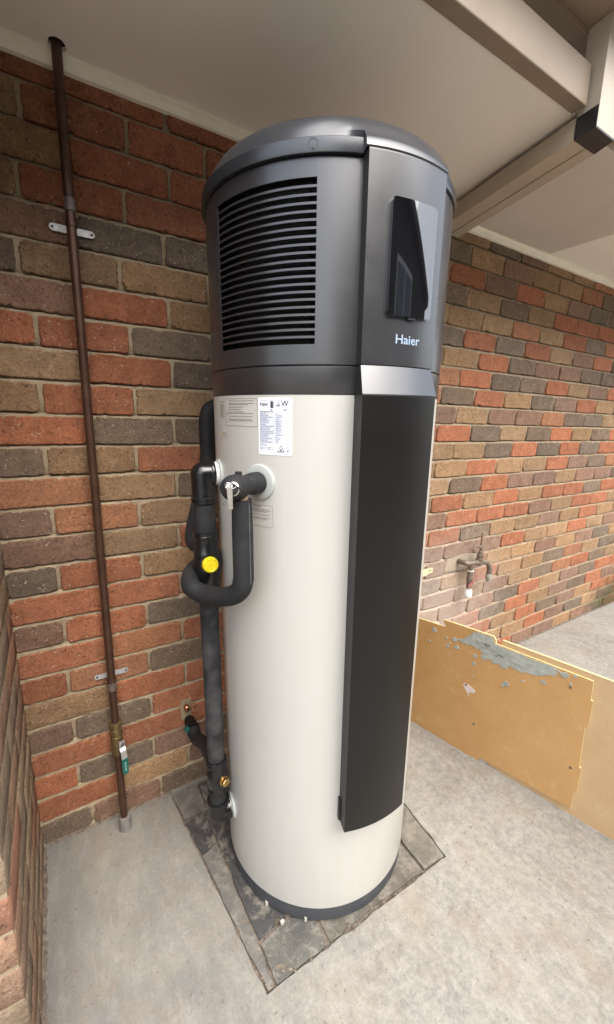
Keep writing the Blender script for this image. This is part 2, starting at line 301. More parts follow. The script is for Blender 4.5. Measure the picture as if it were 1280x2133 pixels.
class MB:
    """collects verts and faces of ONE part; o is the offset of the owning thing"""
    def __init__(s, o=(0, 0, 0)): s.V = []; s.F = []; s.o = Vector(o)
    def add(s, V, Fs):
        n = len(s.V); s.V += [Vector(v) - s.o for v in V]; s.F += [tuple(i + n for i in f) for f in Fs]; return s
    def box(s, a, b, bevel=0.0):
        x0, y0, z0 = a; x1, y1, z1 = b
        if not bevel:
            return s.add([(x0,y0,z0),(x1,y0,z0),(x1,y1,z0),(x0,y1,z0),(x0,y0,z1),(x1,y0,z1),(x1,y1,z1),(x0,y1,z1)],
                  [(0,3,2,1),(4,5,6,7),(0,1,5,4),(1,2,6,5),(2,3,7,6),(3,0,4,7)])
        bm = bmesh.new(); bmesh.ops.create_cube(bm, size=1)
        for v in bm.verts: v.co = Vector(((x0+x1)/2 + v.co.x*(x1-x0), (y0+y1)/2 + v.co.y*(y1-y0), (z0+z1)/2 + v.co.z*(z1-z0)))
        bmesh.ops.bevel(bm, geom=list(bm.edges), offset=bevel, segments=2, affect='EDGES', profile=0.5)
        bm.verts.index_update(); s.add([v.co.copy() for v in bm.verts], [tuple(v.index for v in f.verts) for f in bm.faces]); bm.free(); return s
    def tube(s, pts, rad, n=20, caps=True):
        pts = [Vector(p) for p in pts]; rr = rad if isinstance(rad, (list, tuple)) else [rad] * len(pts)
        t0 = (pts[1] - pts[0]).normalized(); u = t0.orthogonal().normalized()
        V = []; prev = t0
        for i, p in enumerate(pts):
            t = ((pts[i+1] - p).normalized() if i == 0 else (p - pts[i-1]).normalized() if i == len(pts)-1 else ((pts[i+1]-p).normalized() + (p-pts[i-1]).normalized()).normalized())
            u = (prev.rotation_difference(t) @ u); u = (u - t * u.dot(t)).normalized(); w = t.cross(u); prev = t
            V += [p + (u * math.cos(a) + w * math.sin(a)) * rr[i] for a in [2*math.pi*k/n for k in range(n)]]
        Fs = []
        for i in range(len(pts)-1):
            for k in range(n): Fs.append((i*n+k, i*n+(k+1)%n, (i+1)*n+(k+1)%n, (i+1)*n+k))
        if caps: Fs.append(tuple(range(n-1, -1, -1))); Fs.append(tuple((len(pts)-1)*n+k for k in range(n)))
        return s.add(V, Fs)
    def lathe(s, prof, base, axis, n=24):
        """prof: list of (distance along axis, radius)"""
        axis = Vector(axis).normalized(); base = Vector(base)
        u = axis.orthogonal().normalized(); w = axis.cross(u); V = []; Fs = []
        for d, r in prof: V += [base + axis*d + (u*math.cos(a) + w*math.sin(a))*max(r, 1e-5) for a in [2*math.pi*k/n for k in range(n)]]
        for i in range(len(prof)-1):
            for k in range(n): Fs.append((i*n+k, i*n+(k+1)%n, (i+1)*n+(k+1)%n, (i+1)*n+k))
        Fs.append(tuple(range(n-1, -1, -1))); Fs.append(tuple((len(prof)-1)*n+k for k in range(n)))
        return s.add(V, Fs)
    def prism(s, poly, fn, d0, d1, holes=()):
        """poly in 2-D, fn(u,v,d)->3-D; extruded from depth d0 to d1, holes cut through"""
        bm = bmesh.new(); loops = [list(poly)] + [list(h) for h in holes]; ed = []
        for lp in loops:
            vs = [bm.verts.new((x, y, 0)) for x, y in lp]
            ed += [bm.edges.new((vs[i], vs[(i+1) % len(vs)])) for i in range(len(vs))]
        bmesh.ops.triangle_fill(bm, use_beauty=True, use_dissolve=False, edges=ed)
        bm.verts.index_update(); P2 = [(v.co.x, v.co.y) for v in bm.verts]; T = [tuple(v.index for v in f.verts) for f in bm.faces]; bm.free()
        n = len(P2); V = [fn(x, y, d0) for x, y in P2] + [fn(x, y, d1) for x, y in P2]
        Fs = T + [tuple(i+n for i in reversed(t)) for t in T]; o = 0
        for lp in loops:
            L = len(lp)
            for i in range(L): a, b = o+i, o+(i+1) % L; Fs.append((a, b, b+n, a+n))
            o += L
        return s.add(V, Fs)
    def build(s, name, m, parent=None, smooth=False, sharp=40): return obj(name, s.V, s.F, m, parent, smooth, sharp)
def smoothpath(ctrl, n=8):
    P = [Vector(p) for p in ctrl]; P = [2*P[0]-P[1]] + P + [2*P[-1]-P[-2]]; out = []
    for i in range(1, len(P)-2):
        for k in range(n):
            t = k/n; a, b, c, d = P[i-1:i+3]
            out.append(0.5*((2*b) + (c-a)*t + (2*a-5*b+4*c-d)*t*t + (3*b-a-3*c+d)*t**3))
    out.append(P[-2]); return out
def blob(cx, cy, rx, ry, n, jit, rng):
    ph = [rng.uniform(0, 6.28) for _ in range(3)]
    return [(cx + rx*math.cos(a)*(1 + jit*(math.sin(2*a+ph[0]) + 0.7*math.sin(3*a+ph[1]) + 0.6*math.sin(5*a+ph[2]) + rng.uniform(-.5, .5))),
             cy + ry*math.sin(a)*(1 + jit*(math.sin(2*a+ph[1]) + 0.7*math.sin(3*a+ph[2]) + rng.uniform(-.5, .5)))) for a in [2*math.pi*k/n for k in range(n)]]
def project(p):
    d = Vector(p) - CAM; z = d.dot(_fw)
    if z < 0.02: return None
    return 640 + F_PX*d.dot(_r2)/z, 1066.5 - F_PX*d.dot(_u2)/z

# ------------------------------------------------------------------ ground
rng = random.Random(3)
PADX0, PADX1, PADY0, PADY1 = 0.284, 1.022, -0.694, -0.006
def rough_rect(x0, x1, y0, y1, step, j):
    P = []
    for (ax, ay, bx, by) in ((x0,y0,x1,y0),(x1,y0,x1,y1),(x1,y1,x0,y1),(x0,y1,x0,y0)):
        L = math.hypot(bx-ax, by-ay); n = max(1, int(L/step))
        for k in range(n):
            t = k/n; nx, ny = -(by-ay)/L, (bx-ax)/L; d = rng.uniform(-j, j)
            P.append((ax+(bx-ax)*t+nx*d, ay+(by-ay)*t+ny*d))
    return P
PAD = [(0.275, -0.006), (0.343, -0.693), (0.992, -0.690), (1.030, -0.30), (1.040, -0.006)]
def rough_poly(Q, step, j):
    P = []
    for i, (ax, ay) in enumerate(Q):
        bx, by = Q[(i+1) % len(Q)]; L = math.hypot(bx-ax, by-ay); n = max(1, int(L/step))
        for k in range(n):
            t = k/n; d = rng.uniform(-j, j); P.append((ax+(bx-ax)*t-(by-ay)/L*d, ay+(by-ay)*t+(bx-ax)/L*d))
    return P
pad_hole = rough_poly(PAD, 0.025, 0.003)
wall_gap = rough_rect(-0.128, -0.1175, -0.62, -0.004, 0.025, 0.0016)
g = MB(); g.prism([(-30, -40), (40, -40), (40, 25), (-30, 25)], lambda u, v, d: (u, v, d), 0.0, -0.06, [pad_hole, wall_gap])
ground = g.build('concrete_floor', concrete_m); ground['kind'] = 'structure'
ground['label'] = 'worn grey concrete paving with pale cement film and stains'
b = MB(); b.box((-0.2, -0.75, -0.09), (1.1, 0.05, -0.062)); o = b.build('soil_bed', grime_m, ground)
# low mortar fillet along the foot of the boards
ub = Vector((0.21114, -0.97746, 0)); hb = Vector((0.97746, 0.21114, 0)); ab = Vector((1.363, -0.157, 0))
V = []; Fs = []
for k in range(60):
    t = -0.05 + 1.5*k/59; w = 0.017 + rng.uniform(-0.005, 0.005); hgt = 0.006 + rng.uniform(-0.002, 0.002)
    base = ab + ub*t
    V += [base - hb*w + Vector((0,0,0.0012)), base - hb*(w*0.55) + Vector((0,0,hgt*0.6)), base - hb*0.003 + Vector((0,0,hgt)), base - hb*0.003 + Vector((0,0,-0.004))]
for k in range(59):
    for j in range(3): Fs.append((k*4+j, k*4+j+1, k*4+j+5, k*4+j+4))
fil = obj('mortar_fillet', V, Fs, concrete_m, ground, True, 60)
# soil washed against the foot of the walls
V = []; Fs = []; nd = 0
for (p0, p1, nrm) in (((-0.115, 0.0, 0), (0.285, 0.0, 0), (0, -1, 0)), ((1.05, 0.0, 0), (4.5, 0.0, 0), (0, -1, 0)), ((-0.122, -0.01, 0), (-0.122, -0.58, 0), (1, 0, 0))):
    p0, p1, nrm = Vector(p0), Vector(p1), Vector(nrm); m = int((p1-p0).length/0.007); n0 = len(V)
    for k in range(m+1):
        q = p0.lerp(p1, k/m); w = abs(rng.gauss(0.005, 0.002)) + 0.002; h = abs(rng.gauss(0.004, 0.002)) + 0.001
        V += [q + nrm*w + Vector((0, 0, 0.0008)), q + nrm*w*0.5 + Vector((0, 0, h*0.6)), q - nrm*0.004 + Vector((0, 0, h))]
    for k in range(m):
        for j in range(2): i = n0+k*3+j; Fs.append((i, i+1, i+4, i+3))
soil = obj('soil_line', V, Fs, grime_m, ground, True, 60)

# slate pad set into the floor
pad = thing('slate_pad', 'square pad of dark slate tiles set into concrete under the water heater', 'paving', (0.65, -0.35, 0))
MB(pad.location).box((PADX0-0.002, PADY0-0.002, -0.05), (PADX1+0.002, PADY1+0.002, -0.012)).build('joint_grout', grime_m, pad)
tiles = [
 ([(0.284,-0.014),(0.375,-0.012),(0.377,-0.13),(0.296,-0.135)], (0.15,0.135,0.125)),
 ([(0.2975,-0.141),(0.377,-0.136),(0.366,-0.262),(0.310,-0.277)], (0.062,0.060,0.062)),
 ([(0.311,-0.284),(0.364,-0.269),(0.368,-0.42),(0.366,-0.52),(0.368,-0.60),(0.366,-0.684),(0.350,-0.686),(0.331,-0.50)], (0.155,0.15,0.14)),
 ([(0.384,-0.012),(0.70,-0.012),(0.70,-0.29),(0.373,-0.30),(0.373,-0.262)], (0.075,0.072,0.072)),
 ([(0.373,-0.308),(0.62,-0.30),(0.62,-0.50),(0.462,-0.566),(0.378,-0.580),(0.370,-0.50)], (0.060,0.061,0.064)),
 ([(0.374,-0.590),(0.464,-0.575),(0.532,-0.60),(0.528,-0.683),(0.374,-0.685)], (0.115,0.115,0.105)),
 ([(0.540,-0.60),(0.628,-0.50),(0.88,-0.50),(0.893,-0.59),(0.893,-0.680),(0.700,-0.676),(0.538,-0.682)], (0.135,0.125,0.105)),
 ([(0.903,-0.59),(0.94,-0.44),(1.012,-0.44),(1.006,-0.50),(0.986,-0.682),(0.903,-0.681)], (0.165,0.155,0.13)),
 ([(0.708,-0.012),(1.012,-0.012),(1.012,-0.432),(0.94,-0.432),(0.888,-0.49),(0.628,-0.49),(0.628,-0.292),(0.708,-0.290)], (0.10,0.098,0.09))]
for poly, colr in tiles:
    P = []
    for i, (x, y) in enumerate(poly):
        x2, y2 = poly[(i+1) % len(poly)]; L = math.hypot(x2-x, y2-y); n = max(1, int(L/0.03))
        for k in range(n):
            t = k/n; P.append((x+(x2-x)*t + rng.uniform(-.0022,.0022), y+(y2-y)*t + rng.uniform(-.0022,.0022)))
    zt = rng.uniform(-0.008, -0.0005); sx, sy = rng.uniform(-.006, .006), rng.uniform(-.006, .006); c0 = (sum(p[0] for p in P)/len(P), sum(p[1] for p in P)/len(P))
    t = MB(pad.location).prism(P, lambda u, v, d: (u, v, (zt + sx*(u-c0[0]) + sy*(v-c0[1])) if d > -0.01 else d), 0.0, -0.03).build('slate_tile', slate_m, pad)
    t.color = (*[0.82*q for q in colr], 1)

# ------------------------------------------------------------------ brick walls
PAL = {'R': (0.465, 0.180, 0.096), 'O': (0.480, 0.218, 0.118), 'T': (0.420, 0.262, 0.146), 'D': (0.240, 0.176, 0.126), 'P': (0.315, 0.190, 0.134)}
def brick_colour(k, r):
    c = PAL[k]; f = r.uniform(0.86, 1.12); h = r.uniform(-0.04, 0.04)
    return (c[0]*f*(1+h), c[1]*f, c[2]*f*(1-h), 1)
def brick_mesh(Lx, H, r, N=34, depth=0.03):
    """irregular tumbled brick; front at y=0, long axis x"""
    hw, hh = Lx/2, H/2; rc = r.uniform(0.006, 0.012); out = []
    per = 2*(Lx+H)
    for k in range(N):
        s = per*k/N
        if s < Lx: x, z = -hw+s, -hh
        elif s < Lx+H: x, z = hw, -hh+(s-Lx)
        elif s < 2*Lx+H: x, z = hw-(s-Lx-H), hh
        else: x, z = -hw, hh-(s-2*Lx-H)
        cx = max(-hw+rc, min(hw-rc, x)); cz = max(-hh+rc, min(hh-rc, z)); d = math.hypot(x-cx, z-cz)
        if abs(x) > hw-rc and abs(z) > hh-rc and d > 1e-6: x, z = cx+(x-cx)*rc/d, cz+(z-cz)*rc/d
        k_in = abs(r.gauss(0, 0.0012)) + (r.uniform(.002, .006) if r.random() < 0.09 else 0)
        x -= math.copysign(min(k_in, hw), x)*(abs(abs(x)-hw) < 0.012); z -= math.copysign(k_in, z)*(abs(abs(z)-hh) < 0.012)
        out.append((x, z))
    V = [(0, -r.uniform(0.0, 0.0008), 0)]; Fs = []
    for x, z in out:
        i = r.uniform(0.0018, 0.0048); V.append((x - math.copysign(i, x)*min(1, abs(x)/hw)**3, r.uniform(-0.0006, 0.0008), z - math.copysign(i, z)*min(1, abs(z)/hh)**3))
    for x, z in out: V.append((x, r.uniform(0.0020, 0.0048), z))
    for x, z in out: V.append((x, depth, z))
    for k in range(N):
        j = (k+1) % N
        Fs += [(0, 1+k, 1+j), (1+k, 1+N+k, 1+N+j, 1+j), (1+N+k, 1+2*N+k, 1+2*N+j, 1+N+j)]
    me = bpy.data.meshes.new('brick'); me.from_pydata(V, [], Fs); me.materials.append(brick_m)
    bm = bmesh.new(); bm.from_mesh(me); bmesh.ops.recalc_face_normals(bm, faces=bm.faces); bm.to_mesh(me); bm.free(); me.shade_smooth()
    try: me.set_sharp_from_angle(angle=R_(22))
    except Exception: pass
    return me, V, Fs
rb = random.Random(11)
FULL = [brick_mesh(0.230, 0.0785, rb) for _ in range(16)]
HALF = [brick_mesh(0.114, 0.0785, rb, 22) for _ in range(8)]
NEAR = [brick_mesh(0.230, 0.0785, rb, 84) for _ in range(14)]; NEARH = [brick_mesh(0.114, 0.0785, rb, 54) for _ in range(6)]
LEFT = {25:'RRR',24:'TRR',23:'TRR',22:'TRR',21:'PDD',20:'DTT',19:'PRT',18:'RRD',17:'TRD',16:'TRT',15:'RDD',14:'DTR',13:'OTD',12:'POT',11:'PTR',
        10:'DRT',9:'RRR',8:'PRD',7:'ROR',6:'ROD',5:'TRR',4:'PDR',3:'RRR',2:'RDP',1:'RTP',0:'DPD'}
LJ = {25:(.114,.368),24:(.027,.264),23:(.122,.372),22:(.006,.247),21:(.121,.347),20:(-.012,.225),19:(.12,.354),18:(.012,.241),17:(.119,.356),16:(.005,.243),15:(.117,.354),
      14:(0,.237),13:(.118,.355),12:(.002,.234),11:(.121,.354),10:(0,.234),9:(.118,.352),8:(0,.237),7:(.121,.351),6:(-.005,.235),5:(.119,.356),4:(-.003,.233),3:(.119,.353),2:(-.006,.232),1:(.121,.352),0:(.022,.248)}
RIGHT = {24:'DTPTTOD',23:'RPRTPDD',22:'DTDTRRR',21:'TTOTRDO',20:'DRDRTPRD',19:'TRDPPDD',18:'ORDDRTPR',17:'DRTDPRT',16:'PTPPODDT',15:'RDTDRTDR',14:'TTDRDRDR',
         13:'TRTTRPDO',12:'TDRPPTPP',11:'RTRTRRDR',10:'PRRRPTRRT',9:'RDTTPTRT',8:'PPPRTTRTP',7:'PRTTPTPDT',6:'DTRTTDOTD',5:'PTPTDORDT',4:'TPPDRTPDR',3:'PRDRTPDRP',2:'PPRTRDPTR',1:'OPTTRPDTP',0:'PPDRPPTPD',25:'TDPTTOP'}
back = thing('brick_wall', 'long wall of mixed red, tan and grey bricks behind the water heater', 'wall', (0, 0, 0))
WX0, WX1, CH = -0.36, 4.6, 0.086
recs = []
r5 = random.Random(5)
for row in range(26):
    z = (row+0.5)*CH
    j1, j2 = LJ[row]
    js = [j1-0.24-0.002, j1, j2]
    if row % 2 == 0: base = 0.0
    else: base = 0.12
    x = j2 + 0.24
    k = round((x-base)/0.24)
    while base + 0.24*k < WX1:
        js.append(base + 0.24*k + r5.uniform(-.005, .005)); k += 1
    js = [j for j in js if j > -0.12]; js = [-0.132] + js
    cl = LEFT[row]; rs = RIGHT[row]; rbase = (1.68 if row % 2 == 0 else 1.80) - 0.24
    for i in range(len(js)-1):
        a, b2 = js[i], js[i+1]; mid = (a+b2)/2
        if i < len(cl): key = cl[i]
        else:
            q = int(round((mid - rbase - 0.12)/0.24)); key = rs[q] if 0 <= q < len(rs) else r5.choice('RRRTTDDPPO')
        recs.append((a, b2, z, row, key))
rest = MB(); nb = 0; tint = []
def tinted(o, cols):
    ca = o.data.color_attributes.new('brick_tint', 'FLOAT_COLOR', 'POINT')
    ca.data.foreach_set('color', [x for c in cols for x in c]); o.color = (1, 1, 1, 0)
def vis_score(a, b2, z):
    """width in the photograph of a brick on the back wall, 0 when out of frame or behind the tank"""
    ps = [project((x, 0, zz)) for x in (a, b2) for zz in (z-0.04, z+0.04)]
    if any(p is None for p in ps): return 0
    xs = [p[0] for p in ps]; ys = [p[1] for p in ps]
    if max(xs) < 0 or min(xs) > 1280 or max(ys) < 0 or min(ys) > 2133: return 0
    if min(xs) > 478 and max(xs) < 832: return 0
    if min(xs) > 450 and max(xs) < 880 and z > 0.8: return 0
    if z > 2.22: return 0
    return (max(xs)-min(xs))*(max(ys)-min(ys))
sc = sorted([vis_score(a, b2, z) for a, b2, z, row, key in recs], reverse=True)
cut = max(1e-6, sc[299] if len(sc) > 299 else 0)
for a, b2, z, row, key in recs:
    L = b2-a-0.008; half = L < 0.17
    near = (a+b2)/2 < 0.7
    me, V, Fs = (r5.choice(NEARH if near else HALF) if half else r5.choice(NEAR if near else FULL)); nat = 0.114 if half else 0.230
    sx = L/nat*(-1 if r5.random() < .5 else 1); sz = r5.choice((-1, 1))*r5.uniform(0.97, 1.02); yo = r5.uniform(-0.002, 0.0015)
    tilt = r5.gauss(0, 0.005)
    if vis_score(a, b2, z) >= cut and nb < 300:
        o = link_mesh('brick', me, back); o.location = ((a+b2)/2, yo, z + r5.uniform(-.0012, .0012)); o.scale = (sx, 1, sz); o.rotation_euler = (r5.gauss(0.022, .012), tilt, r5.gauss(0, .006))
        o.color = brick_colour(key, r5); nb += 1
    else:
        rest.add([(v[0]*sx+(a+b2)/2, v[1]+yo, v[2]*sz+z) for v in V], Fs); tint += [brick_colour(key, r5)]*len(V)
o = rest.build('brickwork', brick_m, back, True); o['kind'] = 'stuff'; tinted(o, tint)
# mortar bed: a gently uneven sheet a few millimetres behind the brick faces, with the house wall behind it
nx = 420; V = []; Fs = []; zl = [(-0.06, 0.006)]
for n in range(0, 27):
    zj = n*CH
    zl += [(zj-0.0075, 0.0045), (zj-0.003, 0.0055), (zj+0.002, 0.0080), (zj+0.0055, 0.0165)]
    zl += [(zj+0.011, 0.0125), (zj+0.033, 0.0075), (zj+0.056, 0.0070)]
nz = len(zl)-1
for i in range(nx+1):
    for k in range(nz+1):
        zz, yy0 = zl[k]; V.append((WX0 + (WX1-WX0)*i/nx + rb.uniform(-.002, .002), yy0 + rb.gauss(0, 0.0013), zz + rb.gauss(0, 0.0007)))
for i in range(nx):
    for k in range(nz):
        q = i*(nz+1)+k; Fs.append((q, q+nz+1, q+nz+2, q+1))
obj('mortar', V, Fs, mortar_m, back, True)
MB().box((WX0, 0.024, -0.06), (WX1, 0.24, 2.32)).build('inner_leaf', mortar_m, back)
MB().box((0.3355, 0.0015, 0.008), (0.3415, 0.010, 0.062)).build('weep_hole', hole_m, back)

# short return wall on the left
PX, PT, PY0 = -0.124, 0.112, -0.585
pier = thing('brick_wall', 'short return wall of rough bricks cut by the left edge of the photo', 'wall', (PX, -0.3, 0))
po = Vector(pier.location)
def rough_box(Lx, Ly, Lz, r):
    bm = bmesh.new(); bmesh.ops.create_cube(bm, size=1)
    for v in bm.verts: v.co = Vector((v.co.x*Lx, v.co.y*Ly, v.co.z*Lz))
    bmesh.ops.subdivide_edges(bm, edges=[e for e in bm.edges if e.calc_length() > 0.1], cuts=3, use_grid_fill=True)
    bmesh.ops.bevel(bm, geom=[e for e in bm.edges if e.calc_face_angle(0) > 1], offset=0.0040, segments=1, affect='EDGES')
    for v in bm.verts: v.co += Vector((r.gauss(0, .0006), r.gauss(0, .0018), r.gauss(0, .0010)))
    me = bpy.data.meshes.new('brick'); bm.to_mesh(me); bm.free(); me.materials.append(brick_m); me.shade_smooth(); return me
PF = [rough_box(PT, 0.230, 0.076, rb) for _ in range(6)]; PH = [rough_box(PT, 0.112, 0.076, rb) for _ in range(5)]; PQ = [rough_box(PT, 0.345-0.235, 0.076, rb) for _ in range(2)]
pier_rest = MB(po); ptint = []
for row in range(26):
    z = (row+0.5)*CH; y = PY0; first = True
    lens = [0.230, 0.230, 0.098] if row % 2 else [0.112, 0.230, 0.218]
    for L in lens:
        src = PF if L > 0.17 else PH; nat = 0.230 if L > 0.17 else 0.112
        yc = y + L/2; y += L + 0.010
        pr = project((PX, yc-L/2, z)); pr2 = project((PX, yc+L/2, z)); show = any(p and p[0] > -90 and -20 < p[1] < 2200 for p in (pr, pr2))
        me = rb.choice(src)
        if show:
            o = link_mesh('brick', me, pier); o.location = Vector((PX - PT/2 + rb.uniform(-.0006, .0006), yc, z)) - po; o.scale = (1, L/nat, rb.choice((-1, 1)))
            q_ = rb.choice(((.42, .29, .19), (.41, .25, .165), (.37, .235, .16), (.43, .215, .14), (.35, .26, .18))); f_ = rb.uniform(.9, 1.12); o.color = (*[x*f_ for x in q_], 1)
        else:
            pier_rest.add([(v.co.x + PX - PT/2, v.co.y*L/nat + yc, v.co.z + z) for v in me.vertices], [tuple(p.vertices) for p in me.polygons]); ptint += [brick_colour(rb.choice('TTPO'), rb)]*len(me.vertices)
o = pier_rest.build('brickwork', brick_m, pier, True); o['kind'] = 'stuff'; tinted(o, ptint)
V = []; Fs = []
def sheet(p0, eu, ev, nu, nv, nrm):
    n0 = len(V)
    for i in range(nu+1):
        for k in range(nv+1): V.append(Vector(p0) + Vector(eu)*(i/nu) + Vector(ev)*(k/nv) + Vector(nrm)*rb.uniform(-.0015, .0015) - po)
    for i in range(nu):
        for k in range(nv): q = n0+i*(nv+1)+k; Fs.append((q, q+nv+1, q+nv+2, q+1))
sheet((PX-0.0022, PY0+0.005, -0.05), (0, 0.58, 0), (0, 0, 2.30), 45, 160, (0.4, 0, 0))
sheet((PX-0.0030, PY0+0.005, -0.05), (-PT+0.01, 0, 0), (0, 0, 2.30), 10, 160, (0, 1, 0))
obj('mortar', V, Fs, mortar_m, pier, True)
MB(po).box((PX-PT+0.004, PY0+0.012, -0.05), (PX-0.012, -0.001, 2.25)).build('inner_leaf', mortar_m, pier)

# ------------------------------------------------------------------ eave over the walls
SZ = 2.217
eave = thing('house_eave', 'pale flat eave lining with cream bead above the brick wall', 'eave', (1.5, -0.3, SZ))
eo = Vector(eave.location)
hole = blob(0.1145, -0.0465, 0.0195, 0.0190, 18, 0.06, random.Random(2))
MB(eo).prism([(-0.6, 0.0), (4.6, 0.0), (4.6, -0.583), (-0.6, -0.583)], lambda u, v, d: (u, v, SZ+d), 0.0, 0.009, [hole]).build('soffit_sheet', soffit_m, eave)
MB(eo).box((-0.6, -0.42, SZ+0.19), (4.6, 0.02, SZ+0.21)).build('roof_deck', roof_m, eave)
MB(eo).box((0.06, -0.11, SZ+0.0095), (0.18, -0.004, SZ+0.10)).build('void_shade_block', hole_m, eave)  # solid black box over the hole, painted stand-in for the dark cavity
prof = [(0.002, SZ-0.0005), (-0.0265, SZ-0.0005), (-0.0270, SZ-0.006), (-0.017, SZ-0.012), (-0.012, SZ-0.027), (0.002, SZ-0.028)]
nb_ = 90; V = []; Fs = []
for i in range(nb_+1):
    x = -0.122 + (4.6+0.122)*i/nb_
    for y, z in prof: V.append(Vector((x, y + rb.uniform(-.0006, .0006), z + rb.uniform(-.0005, .0005))) - eo)
for i in range(nb_):
    for k in range(6): Fs.append((i*6+k, i*6+(k+1) % 6, (i+1)*6+(k+1) % 6, (i+1)*6+k))
obj('cover_bead', V, Fs, bead_m, eave, True, 25)
MB(eo).box((-0.6, -0.622, SZ-0.008), (1.318, -0.584, SZ+0.085), 0.003).build('fascia_board', fascia_m, eave)
MB(eo).box((1.452, -0.622, SZ-0.008), (4.6, -0.584, SZ+0.085), 0.003).build('fascia_board', fascia_m, eave)
# lower lining sheet that laps under the main one, right of the beam
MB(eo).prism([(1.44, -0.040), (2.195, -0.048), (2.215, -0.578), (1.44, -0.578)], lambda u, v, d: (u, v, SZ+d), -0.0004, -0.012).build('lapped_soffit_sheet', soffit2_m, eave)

for x, y in ((.35, -.30), (.62, -.545), (.95, -.545), (1.18, -.30), (.05, -.30), (1.26, -.52), (2.6, -.06), (2.9, -.06)):
    MB(eo).lathe([(0, .0032), (.0006, .003), (.0010, .0012)], (x, y, SZ), (0, 0, -1), 10).build('nail_head', bead_m, eave, True, 35)
# patio roof beyond the fascia
pr = thing('patio_roof', 'brown ribbed metal patio roof at the top right corner', 'roof', (1.5, -1.2, 2.40))
pro = Vector(pr.location)
yy = -0.44; k = 0
while yy > -0.60:
    MB(pro).box((0.55, yy-0.146, 2.400), (5.0, yy, 2.404)).build('roof_pan', roof_m, pr)
    MB(pro).box((0.55, yy-0.1515, 2.388), (5.0, yy-0.1465, 2.425)).build('roof_rib', roof_m, pr)
    yy -= 0.152
# flat beam under the eave, running out to a hanging post
A, B2, Cc, D = Vector((1.330,-.592,0)), Vector((1.322,-.653,0)), Vector((1.419,-.652,0)), Vector((1.444,-.593,0))
bm_dirL = (Vector((1.43,-.10,0)) - A).normalized(); bm_dirR = (Vector((1.578,.03,0)) - D).normalized()
L0, R0 = A + bm_dirL*0.0, D
L1 = A + bm_dirL*(0.585/bm_dirL.y); R1 = D + bm_dirR*(0.586/bm_dirR.y)
beam = thing('roof_beam', 'flat beige steel beam under the eave, right of the water heater', 'beam', (1.42, -0.3, 2.15))
bo = Vector(beam.location)
poly = [(L0.x, L0.y+.001), (R0.x, R0.y+.001), (R1.x, R1.y), (L1.x, L1.y)]
MB(bo).prism(poly, lambda u, v, d: (u, v, d), 2.150, 2.2035).build('beam_tube', beam_m, beam)
# narrow lap strip and collar seen along the underside and side of the beam
s0, s1 = L0.lerp(R0, .56), L1.lerp(R1, .56); s2, s3 = L0.lerp(R0, .585), L1.lerp(R1, .585)
MB(bo).prism([(s0.x, s0.y), (s2.x, s2.y), (s3.x, s3.y), (s1.x, s1.y)], lambda u, v, d: (u, v, d), 2.1475, 2.1498).build('lap_seam', beam_m, beam)
q0, q1 = A.lerp(L1, .30), A.lerp(L1, .97); side = Vector((-bm_dirL.y, bm_dirL.x, 0))
MB(bo).prism([(q0.x, q0.y), (q1.x, q1.y), (q1.x+side.x*.0035, q1.y+side.y*.0035), (q0.x+side.x*.0035, q0.y+side.y*.0035)], lambda u, v, d: (u, v, d), 2.1515, 2.2025).build('side_plate', beam_m, beam)
post = thing('roof_post', 'cream square post end with black cap hanging at the upper right', 'post', (1.38, -0.622, 2.15))
pp = Vector(post.location)
quad = [(A.x, A.y-.001), (B2.x, B2.y), (Cc.x, Cc.y), (D.x-.004, D.y-.001)]
MB(pp).prism(quad, lambda u, v, d: (u, v, d), 2.152, 2.399).build('post_tube', post_m, post)
capq = [(A.x-.0022, A.y-.0012), (B2.x-.0022, B2.y+.0005), (B2.x+.004, B2.y+.0005), (A.x+.004, A.y-.0012)]
MB(pp).prism(capq, lambda u, v, d: (u, v, d), 2.150, 2.200).build('cap_side', cap_m, post)
MB(pp).prism([(A.x-.0022, A.y-.0012), (B2.x-.0022, B2.y), (Cc.x+.001, Cc.y), (D.x-.004, D.y-.0012)], lambda u, v, d: (u, v, d), 2.1475, 2.1515).build('end_cap', cap_m, post)

# house across the yard, seen only as the reflection in the glass and the gloss
nh = thing('opposite_house', 'dark gabled house front with a window, mirrored in the black display', 'house', (5.0, -10.0, 0))
no = Vector(nh.location)
MB(no).prism([(-4.2, 0), (12.4, 0), (12.4, 5.15), (2.6, 6.35), (-4.2, 4.6)], lambda u, v, d: (u, d, v), -11.0, -10.0).build('wall', tar_m, nh)
w_ = MB(no).box((4.2, -10.0, 2.4), (7.4, -9.95, 4.9)).build('window', collar_m, nh)
MB(no).box((4.32, -9.948, 2.52), (5.74, -9.94, 4.78)).build('pane', pane_m, w_)
MB(no).box((5.86, -9.948, 2.52), (7.28, -9.94, 4.78)).build('pane', pane_m, w_)
MB(no).prism([(2.6, 6.38), (13.0, 5.10), (13.0, 5.40), (2.6, 6.68), (-4.9, 4.75), (-4.9, 4.45)], lambda u, v, d: (u, d, v), -13.0, -9.4).build('roof', tar_m, nh)

